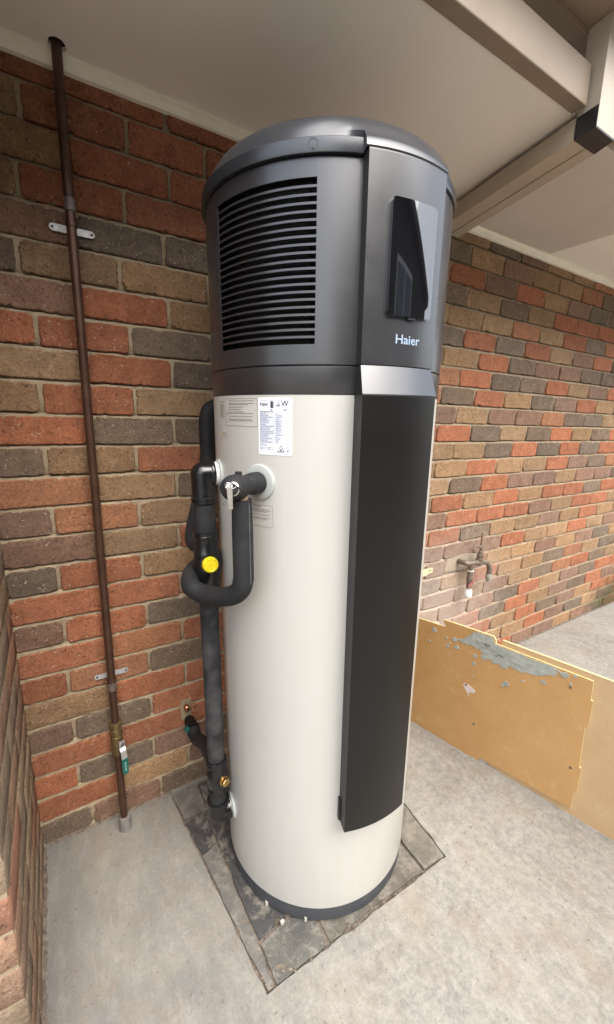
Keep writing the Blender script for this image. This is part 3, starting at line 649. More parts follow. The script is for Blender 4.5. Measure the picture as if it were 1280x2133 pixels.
# ------------------------------------------------------------------ the water heater
TB = Vector((0.6817, -0.3811, 0)); TAX = Vector((-.02, -.014, 1)).normalized()
heater = thing('water_heater', 'tall ivory heat pump water heater with dark louvred hood', 'water heater', TB)
heater.rotation_mode = 'QUATERNION'; heater.rotation_quaternion = Vector((0, 0, 1)).rotation_difference(TAX)
TQ = heater.rotation_quaternion.to_matrix()
TR = 0.2899
def cy(a, r, z): a = R_(a); return Vector((r*math.sin(a), -r*math.cos(a), z))       # local: angle 0 faces -Y, + towards +X
def pol(a, r, z): return TQ @ cy(a, r, z) + TB                                        # the same in the world
def revolve(prof, n=128, a0=0, a1=360):
    V = []; Fs = []; full = abs(a1-a0-360) < 1e-6; m = n if full else n+1
    for r, z in prof:
        V += [cy(a0+(a1-a0)*k/n, r, z) for k in range(m)]
    for i in range(len(prof)-1):
        for k in range(n): j = (k+1) % m; Fs.append((i*m+k, i*m+j, (i+1)*m+j, (i+1)*m+k))
    return V, Fs
def arcsolid(name, a0, a1, r0, r1, z0, z1, m, parent, n=None, lean=0.0):
    """curved bar between two angles, radii and heights"""
    n = n or max(2, int(abs(a1-a0)/2.5)); V = []; Fs = []
    for k in range(n+1):
        a = a0+(a1-a0)*k/n; V += [cy(a, r0, z0+lean), cy(a, r1, z0), cy(a, r1, z1), cy(a, r0, z1+lean)]
    for k in range(n):
        for j in range(4): Fs.append((k*4+j, k*4+(j+1) % 4, (k+1)*4+(j+1) % 4, (k+1)*4+j))
    Fs += [(0, 1, 2, 3), (n*4+3, n*4+2, n*4+1, n*4)]
    return obj(name, V, Fs, m, parent, True, 30)
def wrapped(name, polys, r, a0, z0, m, parent, thick=0.0004):
    """flat 2-D polygons (metres, u along the arc) laid onto the cylinder of radius r"""
    V = []; Fs = []
    for P in polys:
        n = len(V); c = len(P)
        V += [cy(a0 + math.degrees(u/r), r+thick, z0+v) for u, v in P] + [cy(a0 + math.degrees(u/r), r-0.0004, z0+v) for u, v in P]
        Fs += [tuple(range(n, n+c)), tuple(range(n+2*c-1, n+c-1, -1))] + [(n+i, n+(i+1) % c, n+c+(i+1) % c, n+c+i) for i in range(c)]
    return obj(name, V, Fs, m, parent)
def rect(x, y, w, h, n=1): return [(x+w*i/n, y) for i in range(n+1)] + [(x+w-w*i/n, y+h) for i in range(n+1)]
def text_polys(body, size, bold=0.0):
    cu = bpy.data.curves.new('t', 'FONT'); cu.body = body; cu.size = size; cu.resolution_u = 3; cu.offset = bold
    ob = bpy.data.objects.new('t', cu); me = bpy.data.meshes.new_from_object(ob)
    P = [[(me.vertices[i].co.x, me.vertices[i].co.y) for i in f.vertices] for f in me.polygons]
    bpy.data.objects.remove(ob); bpy.data.curves.remove(cu); bpy.data.meshes.remove(me)
    return P
def text_wrap(name, body, width, a0, z0, r, m, parent, capheight=None, bold=0.0):
    P = text_polys(body, 1.0, bold); xs = [p[0] for q in P for p in q]; ys = [p[1] for q in P for p in q]
    s = width/(max(xs)-min(xs)); sy = s if capheight is None else capheight/(max(ys)-min(ys))
    return wrapped(name, [[((x-min(xs))*s, (y-min(ys))*sy) for x, y in q] for q in P], r, a0, z0, m, parent)

# base ring, body
V, Fs = revolve([(0.262, 0.004), (0.281, 0.004), (0.2865, 0.009), (0.2865, 0.050), (0.284, 0.0545), (0.262, 0.0545)]); obj('base_ring', V, Fs, ring_m, heater, True)
V, Fs = revolve([(0.25, 0.055), (0.286, 0.055), (0.2893, 0.057), (TR, 0.061), (TR, 1.4315), (0.25, 1.4315)]); body = obj('tank_body', V, Fs, ivory_m, heater, True)
# lower band of the hood
V, Fs = revolve([(0.25, 1.4325), (TR+0.0006, 1.4325), (TR+0.0015, 1.434), (TR+0.0015, 1.4855), (TR+0.0006, 1.4865), (0.25, 1.4865)]); obj('hood_band', V, Fs, hood_m, heater, True)
# louvred hood with a real opening
GA0, GA1, GZ0, GZ1 = -85.6, -37.7, 1.5265, 1.8075
angs = sorted(set([GA0, GA1] + [a for a in np.arange(-180, 180, 2.5)])); angs = [a for a in angs]
zs = [1.4885, 1.490, GZ0, GZ1, 1.838, 1.8395]; rs_ = [TR+0.0003, TR+0.0015, TR+0.0015, TR+0.0015, TR+0.0015, TR+0.0003]
V = []; Fs = []; na = len(angs); TH = 0.0035
for rr in (0, 1):
    for z, rad in zip(zs, rs_): V += [cy(a, rad - TH*rr, z) for a in angs]
def idx(s, i, k): return s*na*len(zs) + i*na + (k % na)
for k in range(na):
    for i in range(len(zs)-1):
        inhole = i == 2 and GA0-1e-6 <= angs[k] < GA1-1e-6
        if not inhole:
            Fs.append((idx(0, i, k), idx(0, i, k+1), idx(0, i+1, k+1), idx(0, i+1, k))); Fs.append((idx(1, i, k), idx(1, i+1, k), idx(1, i+1, k+1), idx(1, i, k+1)))
        if i == 2 and GA0-1e-6 <= angs[k] < GA1-1e-6:
            for q in (2, 3): Fs.append((idx(0, q, k), idx(0, q, k+1), idx(1, q, k+1), idx(1, q, k)))
    for q in (0, len(zs)-1): Fs.append((idx(0, q, k), idx(0, q, k+1), idx(1, q, k+1), idx(1, q, k)))
for ga in (GA0, GA1):
    k = angs.index(ga); Fs.append((idx(0, 2, k), idx(0, 3, k), idx(1, 3, k), idx(1, 2, k)))
hood = obj('hood', V, Fs, hood_m, heater, True, 35)
V, Fs = revolve([(0.0, 1.488), (0.262, 1.488), (0.262, 1.838), (0.0, 1.838)], 64); obj('fan_bay', V, Fs, inner_m, heater, True)
pitch = (GZ1-GZ0)/21
for k in range(20):
    z = GZ0 + pitch*(k+1)
    arcsolid('slat', GA0+0.25, GA1-0.02, TR-0.013, TR+0.0005, z-0.0021, z+0.0021, hood_m, hood, 22, lean=0.004)
for k, a in enumerate((-82.4, -41.0)):
    arcsolid('grille_stile', a, a+0.5, TR-0.020, TR-0.0135, GZ0, GZ1, inner_m, hood, 2)
# lid: brim, raised trim band on the left, sloping crown
PA0, PA1 = -21.6, 12.2
prof0 = [(0.27, 1.8412), (0.2955, 1.8412), (0.2965, 1.8430), (0.2968, 1.8485), (0.2960, 1.8580), (0.2935, 1.8645), (0.2885, 1.8760), (0.2840, 1.8860), (0.2785, 1.8965), (0.2710, 1.9065), (0.2645, 1.9130), (0.2580, 1.9165), (0.2480, 1.9180), (0.20, 1.9190), (0.001, 1.9200)]
ext_ = [0, .0200, .0205, .0190, .0160, .0140, .0095, .0070, .0042, .0018, .0006, 0, 0, 0, 0]      # how far the lid reaches out over the raised panel
lift = [.003, .003, .003, .002, .001, 0, 0, 0, 0, 0, 0, 0, 0, 0, 0]
def brim(a, i):
    if i <= 5: return 1.0 if PA0-0.3 < a < PA1+0.3 else 0.0
    d = max(PA0-a, a-PA1, 0.0); t = max(0.0, 1-d/14.0); return t*t*(3-2*t)
aa = sorted(set(list(np.arange(-180, 180, 2.0)) + [PA0-0.31, PA0-0.29, PA1+0.29, PA1+0.31])); V = []; Fs = []; m_ = len(aa)
for i, (r, z) in enumerate(prof0):
    for a in aa:
        w = brim(a, i); V.append(cy(a, r + w*ext_[i], z + w*lift[i]))
for i in range(len(prof0)-1):
    for k in range(m_): j = (k+1) % m_; Fs.append((i*m_+k, i*m_+j, (i+1)*m_+j, (i+1)*m_+k))
lid = obj('lid', V, Fs, lid_m, heater, True, 28)
V = []; Fs = []
for k in range(73):
    a = -200 + (200+PA0-0.6)*k/72
    V += [cy(a, 0.290, 1.8405), cy(a, 0.3000, 1.8405), cy(a, 0.3006, 1.842), cy(a, 0.3002, 1.8635), cy(a, 0.2990, 1.8650), cy(a, 0.286, 1.8655)]
for k in range(72):
    for j in range(6): Fs.append((k*6+j, k*6+(j+1) % 6, (k+1)*6+(j+1) % 6, (k+1)*6+j))
Fs += [tuple(range(6)), tuple(72*6+j for j in reversed(range(6)))]
band = obj('trim_band', V, Fs, lid_m, lid, True, 28)
ringp = []
for k in range(24):
    a, b3 = 2*math.pi*k/24, 2*math.pi*(k+1)/24
    ringp.append([(.0088*math.cos(a), .0088*math.sin(a)), (.0088*math.cos(b3), .0088*math.sin(b3)), (.0076*math.cos(b3), .0076*math.sin(b3)), (.0076*math.cos(a), .0076*math.sin(a))])
wrapped('round_plug', ringp, 0.3003, -39.1, 1.8530, side_m, lid, 0.0004)
wrapped('plug_slot', [rect(-0.0022, -0.0090, 0.0044, 0.003)], 0.3003, -39.1, 1.8530, inner_m, lid, 0.0005)
# raised front panel: upper face, bevel, long lower face
def shell(name, rows, m, parent, a0, a1, n=26, sideb=None):
    """rows: (z, radius, inset angle); closed towards the tank"""
    V = []; Fs = []
    for z, r, ins in rows:
        for k in range(n+1):
            t = k/n; a = a0+ins + (a1-a0-2*ins)*t
            V.append(cy(a, r, z))
    M = n+1
    for i in range(len(rows)-1):
        for k in range(n): Fs.append((i*M+k, i*M+k+1, (i+1)*M+k+1, (i+1)*M+k))
    return V, Fs, M
def raised(name, z_r, m, a0, a1, rin=TR-0.003, n=26, ins=0.55):
    V = []; Fs = []; M = n+3
    for z, r in z_r:
        V.append(cy(a0-0.0, rin, z)); 
        for k in range(n+1):
            t = k/n; V.append(cy(a0+ins + (a1-a0-2*ins)*t, r, z))
        V.append(cy(a1, rin, z))
    for i in range(len(z_r)-1):
        for k in range(M-1): Fs.append((i*M+k, i*M+k+1, (i+1)*M+k+1, (i+1)*M+k))
    Fs += [tuple(range(M)), tuple((len(z_r)-1)*M+k for k in reversed(range(M)))]
    return obj(name, V, Fs, m, heater, True, 25)
def dark_sides(o, a0, a1):
    o.data.materials.append(side_m)
    for p in o.data.polygons:
        n = p.normal; c = p.center; rad = Vector((c.x, c.y, 0)).normalized()
        if abs(n.dot(rad)) < 0.6 and abs(n.z) < 0.5: p.material_index = 1
UP = raised('upper_front_panel', [(1.4880, 0.3165), (1.4892, 0.3175), (1.8400, 0.3175), (1.8430, 0.3160)], hood_m, PA0, PA1)
BV = raised('bevel_panel', [(1.4330, 0.3345), (1.4865, 0.3165)], lid_m, PA0, PA1-0.6)
LP_ = raised('lower_front_panel', [(0.372, 0.3325), (0.374, 0.334), (1.4310, 0.3345), (1.4325, 0.3335)], panel_m, PA0, PA1-1.2)
for o in (UP, BV, LP_): dark_sides(o, PA0, PA1)
# small step in the panel's left edge near its foot
arcsolid('panel_foot_clip', PA0-0.75, PA0+0.02, TR+0.0002, TR+0.012, 0.375, 0.44, side_m, LP_, 2)
# display glass
def rrect(w, h, r, n=5):
    P = []
    for cx, cyy, s in ((w-r, h-r, 0), (r, h-r, 90), (r, r, 180), (w-r, r, 270)):
        P += [(cx + r*math.cos(R_(s+90*k/n)), cyy + r*math.sin(R_(s+90*k/n))) for k in range(n+1)]
    return P
DW, DH, DA, DZ = R_(19.4)*0.319, 0.196, -13.0, 1.577
P = rrect(DW, DH, 0.009); bm = bmesh.new()
vs = [bm.verts.new((u, v, 0)) for u, v in P]; bm.faces.new(vs)
for k in range(1, 12):
    bmesh.ops.bisect_plane(bm, geom=list(bm.verts)+list(bm.edges)+list(bm.faces), plane_co=(DW*k/12, 0, 0), plane_no=(1, 0, 0))
ex = bmesh.ops.extrude_face_region(bm, geom=list(bm.faces)); bmesh.ops.translate(bm, verts=[v for v in ex['geom'] if isinstance(v, bmesh.types.BMVert)], vec=(0, 0, 0.0075))
bmesh.ops.bevel(bm, geom=[e for e in bm.edges if all(v.co.z > .007 for v in e.verts) and e.calc_face_angle(0) > 1], offset=0.0012, segments=2, affect='EDGES')
for v in bm.verts: v.co = cy(DA + math.degrees(v.co.x/0.319), 0.3170 + v.co.z, DZ + v.co.y)
me = bpy.data.meshes.new('display'); bmesh.ops.recalc_face_normals(bm, faces=bm.faces); bm.to_mesh(me); bm.free(); me.materials.append(glass_m); me.shade_smooth()
try: me.set_sharp_from_angle(angle=R_(35))
except Exception: pass
disp = link_mesh('display', me, UP)
wrapped('display_notch', [rect(DW*0.45, -0.0035, DW*0.17, 0.004, 2)], 0.3185, DA, DZ, cap_m, UP, 0.004)
text_wrap('brand_lettering', 'Haier', R_(10.9)*0.3178, -8.3, 1.5290, 0.3178, logo_m, UP, 0.0172, 0.012)
# type plate, white, and notices printed on the enamel
LW, LH, LA, LZ = R_(15.5)*TR, 0.1175, -62.1, 1.3080
lab = wrapped('type_plate', [rect(LW*k/8, 0, LW/8, LH) for k in range(8)], TR+0.0002, LA, LZ, white_m, heater, 0.0005)
def lines(x0, x1, ys, h, r, jag=0.25):
    out = []
    for y in ys:
        x = x0; end = x1 - (x1-x0)*r.uniform(0, jag)
        while x < end:
            w = min(r.uniform(0.003, 0.009), end-x); out.append(rect(x, y, w, h)); x += w + 0.0009
    return out
rl = random.Random(4); RL = TR+0.0009
mx = LW*0.06; px0, px1 = mx, LW-mx
fr = [rect(px0, LH*.055, px1-px0, .0003, 8), rect(px0, LH*.955, px1-px0, .0003, 8), rect(px0, LH*.055, .0003, LH*.9), rect(px1, LH*.055, .0003, LH*.9), rect(px0+(px1-px0)*.53, LH*.22, .0003, LH*.53)]
ty = [LH*(0.22+0.53*k/17) for k in range(18)]
fr += [rect(px0, y, px1-px0, .00022, 8) for y in ty]
wrapped('plate_rules', fr, RL, LA, LZ, blue_ink_m, lab)['kind'] = 'stuff'
pt_ = wrapped('plate_text', lines(px0+.001, px0+(px1-px0)*.5, [y+.0009 for y in ty[:-1]], .0011, rl, .6) + lines(px0+(px1-px0)*.56, px0+(px1-px0)*.8, [y+.0009 for y in ty[:-1]], .0011, rl, .8)
        + lines(px0+.001, px0+.022, [LH*.165, LH*.19], .0010, rl, .3) + lines(px0+(px1-px0)*.36, px0+(px1-px0)*.46, [LH*.80, LH*.785], .0009, rl, .1)
        + lines(px0+(px1-px0)*.80, px0+(px1-px0)*.95, [LH*.81, LH*.795, LH*.78], .0009, rl, .1) + lines(px0+(px1-px0)*.9, px1-.001, [LH*.1, LH*.13, LH*.145], .0010, rl, .1), RL, LA, LZ, blue_ink_m, lab)
text_wrap('plate_brand', 'Haier', LW*.25, LA + math.degrees((px0+.001)/TR), LZ+LH*.865, RL, ink_m, lab, .0072)
text_wrap('plate_heading', 'Heat Pump Water Heater', LW*.42, LA + math.degrees((px0+.0005)/TR), LZ+LH*.755, RL, ink_m, lab, .0021)
# square mark with toothed side, triangle mark, W mark, flame triangle
bx = px0 + (px1-px0)*.375; by = LH*.825
pk = [rect(bx+.0012, by, .0042, .0135)] + [rect(bx, by, .0006, .0135)] + [[(bx+.0054, by+.0135*i/4), (bx+.0085, by+.0135*(i+.5)/4), (bx+.0054, by+.0135*(i+.7)/4)] for i in range(4)]
def tri_outline(cx, cyy, w, h, t):
    a, b3, c = (cx-w/2, cyy), (cx+w/2, cyy), (cx, cyy+h); gx, gy = cx, cyy+h/3
    sh = lambda p, f: (gx+(p[0]-gx)*f, gy+(p[1]-gy)*f); f = 1 - t/(h/3)
    return [[a, b3, sh(b3, f), sh(a, f)], [b3, c, sh(c, f), sh(b3, f)], [c, a, sh(a, f), sh(c, f)]]
tx = px0+(px1-px0)*.64
pk += tri_outline(tx, by+.004, .010, .0095, .0006) + [rect(tx-.0022, by+.0055, .0044, .0012)]
wx = px0+(px1-px0)*.745; wh = .010; wy = by+.0045
for (x0, x1, u) in ((0, .0035, 1), (.0035, .007, 0), (.007, .0105, 1), (.0105, .014, 0)):
    y0, y1 = (wy+wh, wy) if u else (wy, wy+wh); pk.append([(wx+x0-.0007, y0), (wx+x0+.0009, y0), (wx+x1+.0009, y1), (wx+x1-.0007, y1)])
fx = px0+(px1-px0)*.72
pk += tri_outline(fx, LH*.055+.001, .0165, .0145, .0010) + [[(fx-.0018, LH*.055+.003), (fx+.0018, LH*.055+.003), (fx+.0016, LH*.055+.0055), (fx+.0002, LH*.055+.0088), (fx-.0016, LH*.055+.0055)]]
pk += [rect(px1-.0065, LH*.075, .0052, .0012)]
for i, w in enumerate((.007, .009, .009)):
    q = px0+.0015 + i*.0105; pk += [rect(q, LH*.10, w, .0003), rect(q, LH*.135, w, .0003), rect(q, LH*.10, .0003, LH*.035), rect(q+w, LH*.10, .0003, LH*.035)]
wrapped('plate_marks', pk, RL, LA, LZ, ink_m, lab)['kind'] = 'stuff'; pt_['kind'] = 'stuff'
# notice with frame left of the plate
NW = R_(21.6)*TR; r_ = TR+0.0001
nf = [rect(0, 0, NW, .0005, 10), rect(0, .0585, NW, .0005, 10), rect(0, 0, .0005, .059), rect(NW-.0005, 0, .0005, .059), rect(.0012, .026, .0105, .0004, 2), rect(.0062, .029, .0012, .008), rect(.0062, .0275, .0012, .001), rect(.0125, .024, .0004, .013)]
nl = lines(.0155, NW-.004, [.0535, .048, .0455, .040, .0355, .030, .027, .0205, .014, .0115], .0011, rl, .5)
wrapped('printed_notice', nf + nl, r_, -84.2, 1.366, faint_ink_m, body)
wrapped('printed_text', lines(-.032, -.003, [.053, .047, .0445, .041, .0385, .036, .0325, .030, .0275, .025, .0225, .020, .0175], .0012, rl, .4), r_, -84.4, 1.3660, faint_ink_m, body)
ic = []
for i in range(3):
    q = -.021 + i*.0082; ic += [rect(q, 0, .0062, .0005), rect(q, .0085, .0062, .0005), rect(q, 0, .0005, .009), rect(q+.006, 0, .0005, .009)]
ic += [rect(-.0205, .003, .0055, .0012), rect(-.0205, .006, .0055, .0012)]
wrapped('printed_symbols', ic, r_, -84.4, 1.3400, faint_ink_m, body)
wrapped('warning_triangle', [[(-.030, 0), (-.024, 0), (-.027, .012)]], r_, -84.4, 1.3390, yellow_ink_m, body)
PWd = R_(15.5)*TR
pf = [rect(0, 0, PWd, .0004, 8), rect(0, .049, PWd, .0004, 8), rect(PWd, 0, .0004, .0494), rect(0, 0, .0004, .0494)]
wrapped('relief_notice', pf + lines(.004, PWd-.004, [.039, .036, .033, .026, .019, .016], .0011, rl, .25), r_, -71.0, 1.147, faint_ink_m, body)
text_wrap('relief_heading', 'PTR valve', .021, -65.6, 1.1905, r_, faint_ink_m, body, .0042, .01)
wrapped('outlet_print', lines(-.009, .008, [.004, .0015], .0011, rl, .3), r_, -90.5, 1.170, faint_ink_m, body)
# pipe rosettes
def rosette(a, z, r=0.0395):
    n_ = (pol(a, 1, z) - pol(a, 0, z)).normalized(); base = cy(a, TR-0.006, z); ax = cy(a, 1, 0)
    return MB().lathe([(0, r), (0.0085, r), (0.0105, r-0.0018), (0.0115, r-0.006), (0.0120, 0.024)], base, ax, 40).build('rosette', rosette_m, heater, True, 30)
rosette(-61.9, 1.247); rosette(-96.6, 1.247, 0.036); rosette(-95.6, 0.228, 0.036)

# packing shims under the ring
for i, (a, s, l) in enumerate(((-62, .016, 'small white packing shim under the left front of the heater ring'), (-50, .018, 'pale broken tile chip lying left of the front of the heater ring'), (-38, .014, 'white packing shim showing at the front foot of the heater ring'))):
    p = pol(a, 0.286 + (0.022 if i == 1 else 0.0), 0); rs = random.Random(i)
    P = [(p.x+a_*s*.42, p.y+b_*s*.42) for a_, b_ in ((-.8,-.5),(.3,-.7),(.9,-.1),(.5,.6),(-.6,.5))]
    o = MB((p.x, p.y, 0)).prism(P, lambda u, v, d: (u, v, d), -0.002, 0.011 if i != 1 else 0.006).build('shim', shim_m); o.location = (p.x, p.y, 0)
    o['label'] = l; o['category'] = 'shim'; o['group'] = 'packing chips under the heater'

# ------------------------------------------------------------------ lagged riser beside the tank
ris = thing('riser_pipe', 'black lagged riser pipe with yellow capped valve left of the tank', 'pipe', pol(-96.1, 0.331, 0.2))
ro = Vector(ris.location)
RP = lambda z: pol(-96.1, 0.331, z)
def seg(name, z0, z1, prof, m, n=24): # prof: (t, radius) along the riser
    p0, p1 = RP(z0), RP(z1); d = p1-p0
    return MB(ro).lathe([(d.length*t, r) for t, r in prof], p0, d, n).build(name, m, ris, True, 35)
def elbow(name, a, zc, zend, rad, rstart, m):
    c0, c1, c2 = pol(a, rstart, zc), pol(a, 0.331, zc), RP(zend); q = MB(ro)
    q.tube([c0, c1], rad, 28); q.tube([c1, c2], rad, 28)
    k = 9; ax = (c2-c1).normalized()
    q.lathe([(-rad*math.cos(math.pi*i/k), rad*math.sin(math.pi*i/k)) for i in range(k+1)], c1, ax, 28)
    return q.build(name, m, ris, True, 40)
e1 = elbow('upper_elbow', -96.6, 1.247, 1.184, 0.0295, 0.3045, abs_m)
MB(ro).lathe([(0, .0285), (.011, .0285), (.012, .026)], pol(-96.6, .2915, 1.247), pol(-96.6, 1, 1.247)-pol(-96.6, 0, 1.247), 28).build('outlet_collar', collar_m, ris, True, 35)
d_ = pol(-96.6, 1, 1.247)-pol(-96.6, 0, 1.247)
MB(ro).lathe([(0, .0312), (.0015, .0322), (.008, .0322), (.0095, .0312)], pol(-96.6, .3035, 1.247), d_, 28).build('elbow_rim', abs_m, e1, True, 35)
seg('elbow_band', 1.176, 1.192, [(0, .0298), (.1, .0316), (.45, .0316), (.5, .0304), (.55, .0316), (.9, .0316), (1, .0298)], abs_m)
seg('foam_lagging', 1.092, 1.180, [(0, .0262), (.08, .0275), (.5, .0268), (.92, .0262), (1, .0255)], foam_m)
vb = seg('valve_body', 0.912, 1.104, [(0, .0270), (.02, .0300), (.23, .0305), (.24, .0318), (.27, .0318), (.28, .0335), (.30, .0352), (.60, .0352), (.63, .0335), (.64, .0318), (.67, .0322), (.70, .0330), (.72, .0318), (.74, .0298), (.90, .0292), (.915, .0312), (.94, .0312), (.95, .0300), (.97, .0312), (.99, .0308), (1, .0270)], abs_m, 32)
tc = (CAM - RP(1.012)); tc.z = 0.10*tc.length; tc.normalize()
tcy = (tc + Vector((0.16, -0.03, 0))).normalized()
yc = MB(ro).lathe([(0, .0165), (.012, .0165), (.0125, .0192), (.0145, .0200), (.0160, .0192), (.0175, .0200), (.0190, .0192), (.0205, .0200), (.0240, .0196), (.0270, .0170), (.0275, .0150), (.0262, .0135), (.0262, .004)], RP(1.022) + tcy*0.030, tcy, 28).build('yellow_cap', yellow_m, ris, True, 35)
u_ = tcy.orthogonal().normalized(); u_ = (Vector((0, 0, 1)) - tcy*tcy.z).normalized()*0.5 + tcy.cross(Vector((0, 0, 1))).normalized()*-0.85; u_.normalize()
MB(ro).tube([RP(1.022)+tcy*.0556-u_*.006, RP(1.022)+tcy*.0556+u_*.006], .0011, 6).build('cap_slot', mat('dull_yellow_slot', (.40, .32, .01), None, 20, .5), yc)
seg('foam_lagging', 0.405, 0.915, [(0, .0238), (.02, .0244), (.3, .0246), (.6, .0242), (1, .0245)], dusty_m)
tee = seg('tee_fitting', 0.300, 0.414, [(0, .0262), (.03, .0290), (.12, .0290), (.14, .0276), (.24, .0280), (.28, .0305), (.68, .0305), (.72, .0282), (.82, .0284), (.84, .0305), (.95, .0312), (1, .0285)], abs_m)
tcb = (Vector((0.30, -1, 0.06))).normalized()
MB(ro).lathe([(0, .0175), (.030, .0175), (.031, .0150)], RP(0.352), tcb, 24).build('tee_branch', abs_m, tee, True, 35)
bp_ = RP(0.352) + tcb*0.029
plug = MB(ro).lathe([(0, .0135), (.003, .0140), (.0055, .0140), (.006, .0118), (.009, .0118)], bp_, tcb, 24).build('brass_plug', brass_m, ris, True, 35)
MB(ro).lathe([(.009, .0128), (.0165, .0128), (.0180, .0112)], bp_, tcb, 6).build('hex_head', brass_m, plug)
seg('foam_lagging', 0.255, 0.304, [(0, .0240), (.5, .0246), (1, .0240)], foam_m)
e2 = elbow('lower_elbow', -95.6, 0.226, 0.266, 0.0315, 0.2985, abs_m)
seg('elbow_band', 0.256, 0.268, [(0, .0316), (.15, .0330), (.85, .0330), (1, .0290)], abs_m)
d_ = pol(-95.6, 1, .228)-pol(-95.6, 0, .228)
MB(ro).lathe([(0, .0318), (.0015, .0332), (.008, .0332), (.0095, .0318)], pol(-95.6, .2985, .226), d_, 28).build('elbow_rim', abs_m, e2, True, 35)
MB(ro).lathe([(0, .0235), (.010, .0235), (.011, .022)], pol(-95.6, .2915, .228), d_, 28).build('inlet_collar', collar_m, ris, True, 35)

P = smoothpath([RP(1.062), (.327, -.325, 1.052), (.323, -.292, 1.055), (.340, -.240, 1.072), (.385, -.150, 1.130), (.430, -.075, 1.200), (.444, -.050, 1.25)], 6)
MB(ro).tube(P, .0262, 22).build('outlet_lagging', foam_m, ris, True, 50)

# pressure relief valve with its lagged drain
pz = 1.247; rv = thing('relief_valve', 'lagged relief valve with chrome lever on the front of the tank', 'valve', pol(-61.9, 0.30, pz))
vo = Vector(rv.location); d_ = (pol(-61.9, 1, pz)-pol(-61.9, 0, pz)).normalized()
tcv = (CAM - pol(-61.9, .365, pz)); tcv.z *= 0.2; tcv.normalize()
MB(vo).lathe([(0, .0235), (.020, .0240), (.032, .0225), (.040, .0205), (.047, .0208), (.058, .0243), (.072, .0268), (.086, .0262), (.097, .022), (.104, .014)], pol(-61.9, .297, pz), d_, 30).build('lagged_body', foam_m, rv, True, 40)
hc = pol(-61.9, .372, pz); hd = (tcv + Vector((-0.30, 0, 0.0))).normalized()
MB(vo).lathe([(0, .0195), (.018, .0195), (.0235, .0175), (.0240, .0150), (.012, .0145)], hc, hd, 28).build('valve_mouth', cap_m, rv, True, 35)
ch = MB(vo).lathe([(.010, .0150), (.0270, .0150), (.0290, .0128), (.0240, .0095)], hc, hd, 24).build('chrome_ring', chrome_m, rv, True, 35)
MB(vo).lathe([(.010, .0040), (.030, .0040), (.0315, .002)], hc, hd, 14).build('spindle', chrome_m, rv, True, 35)
sx_ = Vector((0, 0, 1)).cross(hd).normalized(); up_ = Vector((0, 0, 1))
lever = [hc + hd*.0290 + up_*.012 - sx_*.004, hc + hd*.0325 + up_*.006 - sx_*.004, hc + hd*.0325 - up_*.018 - sx_*.003, hc + hd*.030 - up_*.040 - sx_*.003]
V = []; Fs = []
for i, p in enumerate(lever):
    w = [.0050, .0060, .0050, .0048][i]
    V += [p - sx_*w, p + sx_*w, p + sx_*w - hd*.0022, p - sx_*w - hd*.0022]
for i in range(3):
    for j in range(4): Fs.append((i*4+j, i*4+(j+1) % 4, i*4+4+(j+1) % 4, i*4+4+j))
Fs += [(0, 1, 2, 3), (15, 14, 13, 12)]
MB(vo).add(V, Fs).build('lever', chrome_m, rv)
for s in (-1, 1):
    ct = hc + hd*.0315 + up_*.0075 + sx_*(s*.0055-.002); P = [ct + (up_*math.cos(t) + sx_*math.sin(t))*.0052 for t in [2*math.pi*k/16 for k in range(17)]]
    MB(vo).tube(P, .0012, 8, False).build('lever_eye', chrome_m, rv, True)
MB(vo).lathe([(0, .0072), (.008, .0072), (.0088, .0058)], pol(-61.9, .362, pz+.0225), TAX, 18).build('top_nipple', cap_m, rv, True, 35)
vx = lambda z: pol(-61.9, .3535, z)
MB(vo).lathe([(0, .0135), (.03, .0135)], vx(pz-.040), TAX, 18).build('copper_tail', mat('tan_plastic_tail', (.30, .19, .12), None, 30, .5), rv, True, 35)
path = [vx(1.219), vx(1.15), vx(1.08), vx(1.045)]
path += smoothpath([vx(1.045), vx(1.018)+Vector((-.004, .008, -.002)), Vector((.334, -.530, .985)), Vector((.318, -.480, .966)), Vector((.300, -.430, .957)), Vector((.281, -.392, .966)), Vector((.294, -.345, .978)),
                    Vector((.328, -.302, .985)), Vector((.375, -.268, .985)), Vector((.43, -.235, .985)), Vector((.48, -.16, .985)), Vector((.50, -.02, .985))], 6)[1:]
MB(vo).tube(path, [.0212, .0226, .0226, .0226] + [.0228]*(len(path)-4), 24).build('drain_lagging', foam_m, rv, True, 50)
sd_ = (CAM - vx(1.12)); sd_.z = 0; sd_.normalize(); sr_ = Vector((-sd_.y, sd_.x, 0)); so_ = (sd_*0.75 + sr_*0.66).normalized()*0.0222
MB(vo).tube([vx(z) + so_ for z in (1.214, 1.17, 1.11, 1.06, 1.035)], [.0012, .0016, .0013, .0017, .0010], 6).build('lagging_seam', mat('seam_highlight_grey', (.045, .046, .048), (.07, .07, .072), 50, .6), rv, True)  # seam of the lagging, its highlight painted in as a lighter grey
# pipe rising behind the tank
wp = thing('wall_pipe', 'black lagged pipe rising behind the tank against the brick wall', 'pipe', (0.444, -0.045, 1.2))
P = smoothpath([(0.444, -.050, 1.24), (0.444, -.048, 1.30), (0.444, -.045, 1.36), (0.450, -.045, 1.395), (0.475, -.045, 1.412), (0.53, -.045, 1.418)], 7)
MB(wp.location).tube(P, .0235, 22).build('lagging', foam_m, wp, True, 50)
MB(wp.location).tube([(0.50, -.045, 1.4165), (0.60, -.045, 1.4185), (0.62, -.02, 1.42), (0.622, .004, 1.42)], .0115, 14).build('copper_core', copper_m, wp, True, 50)

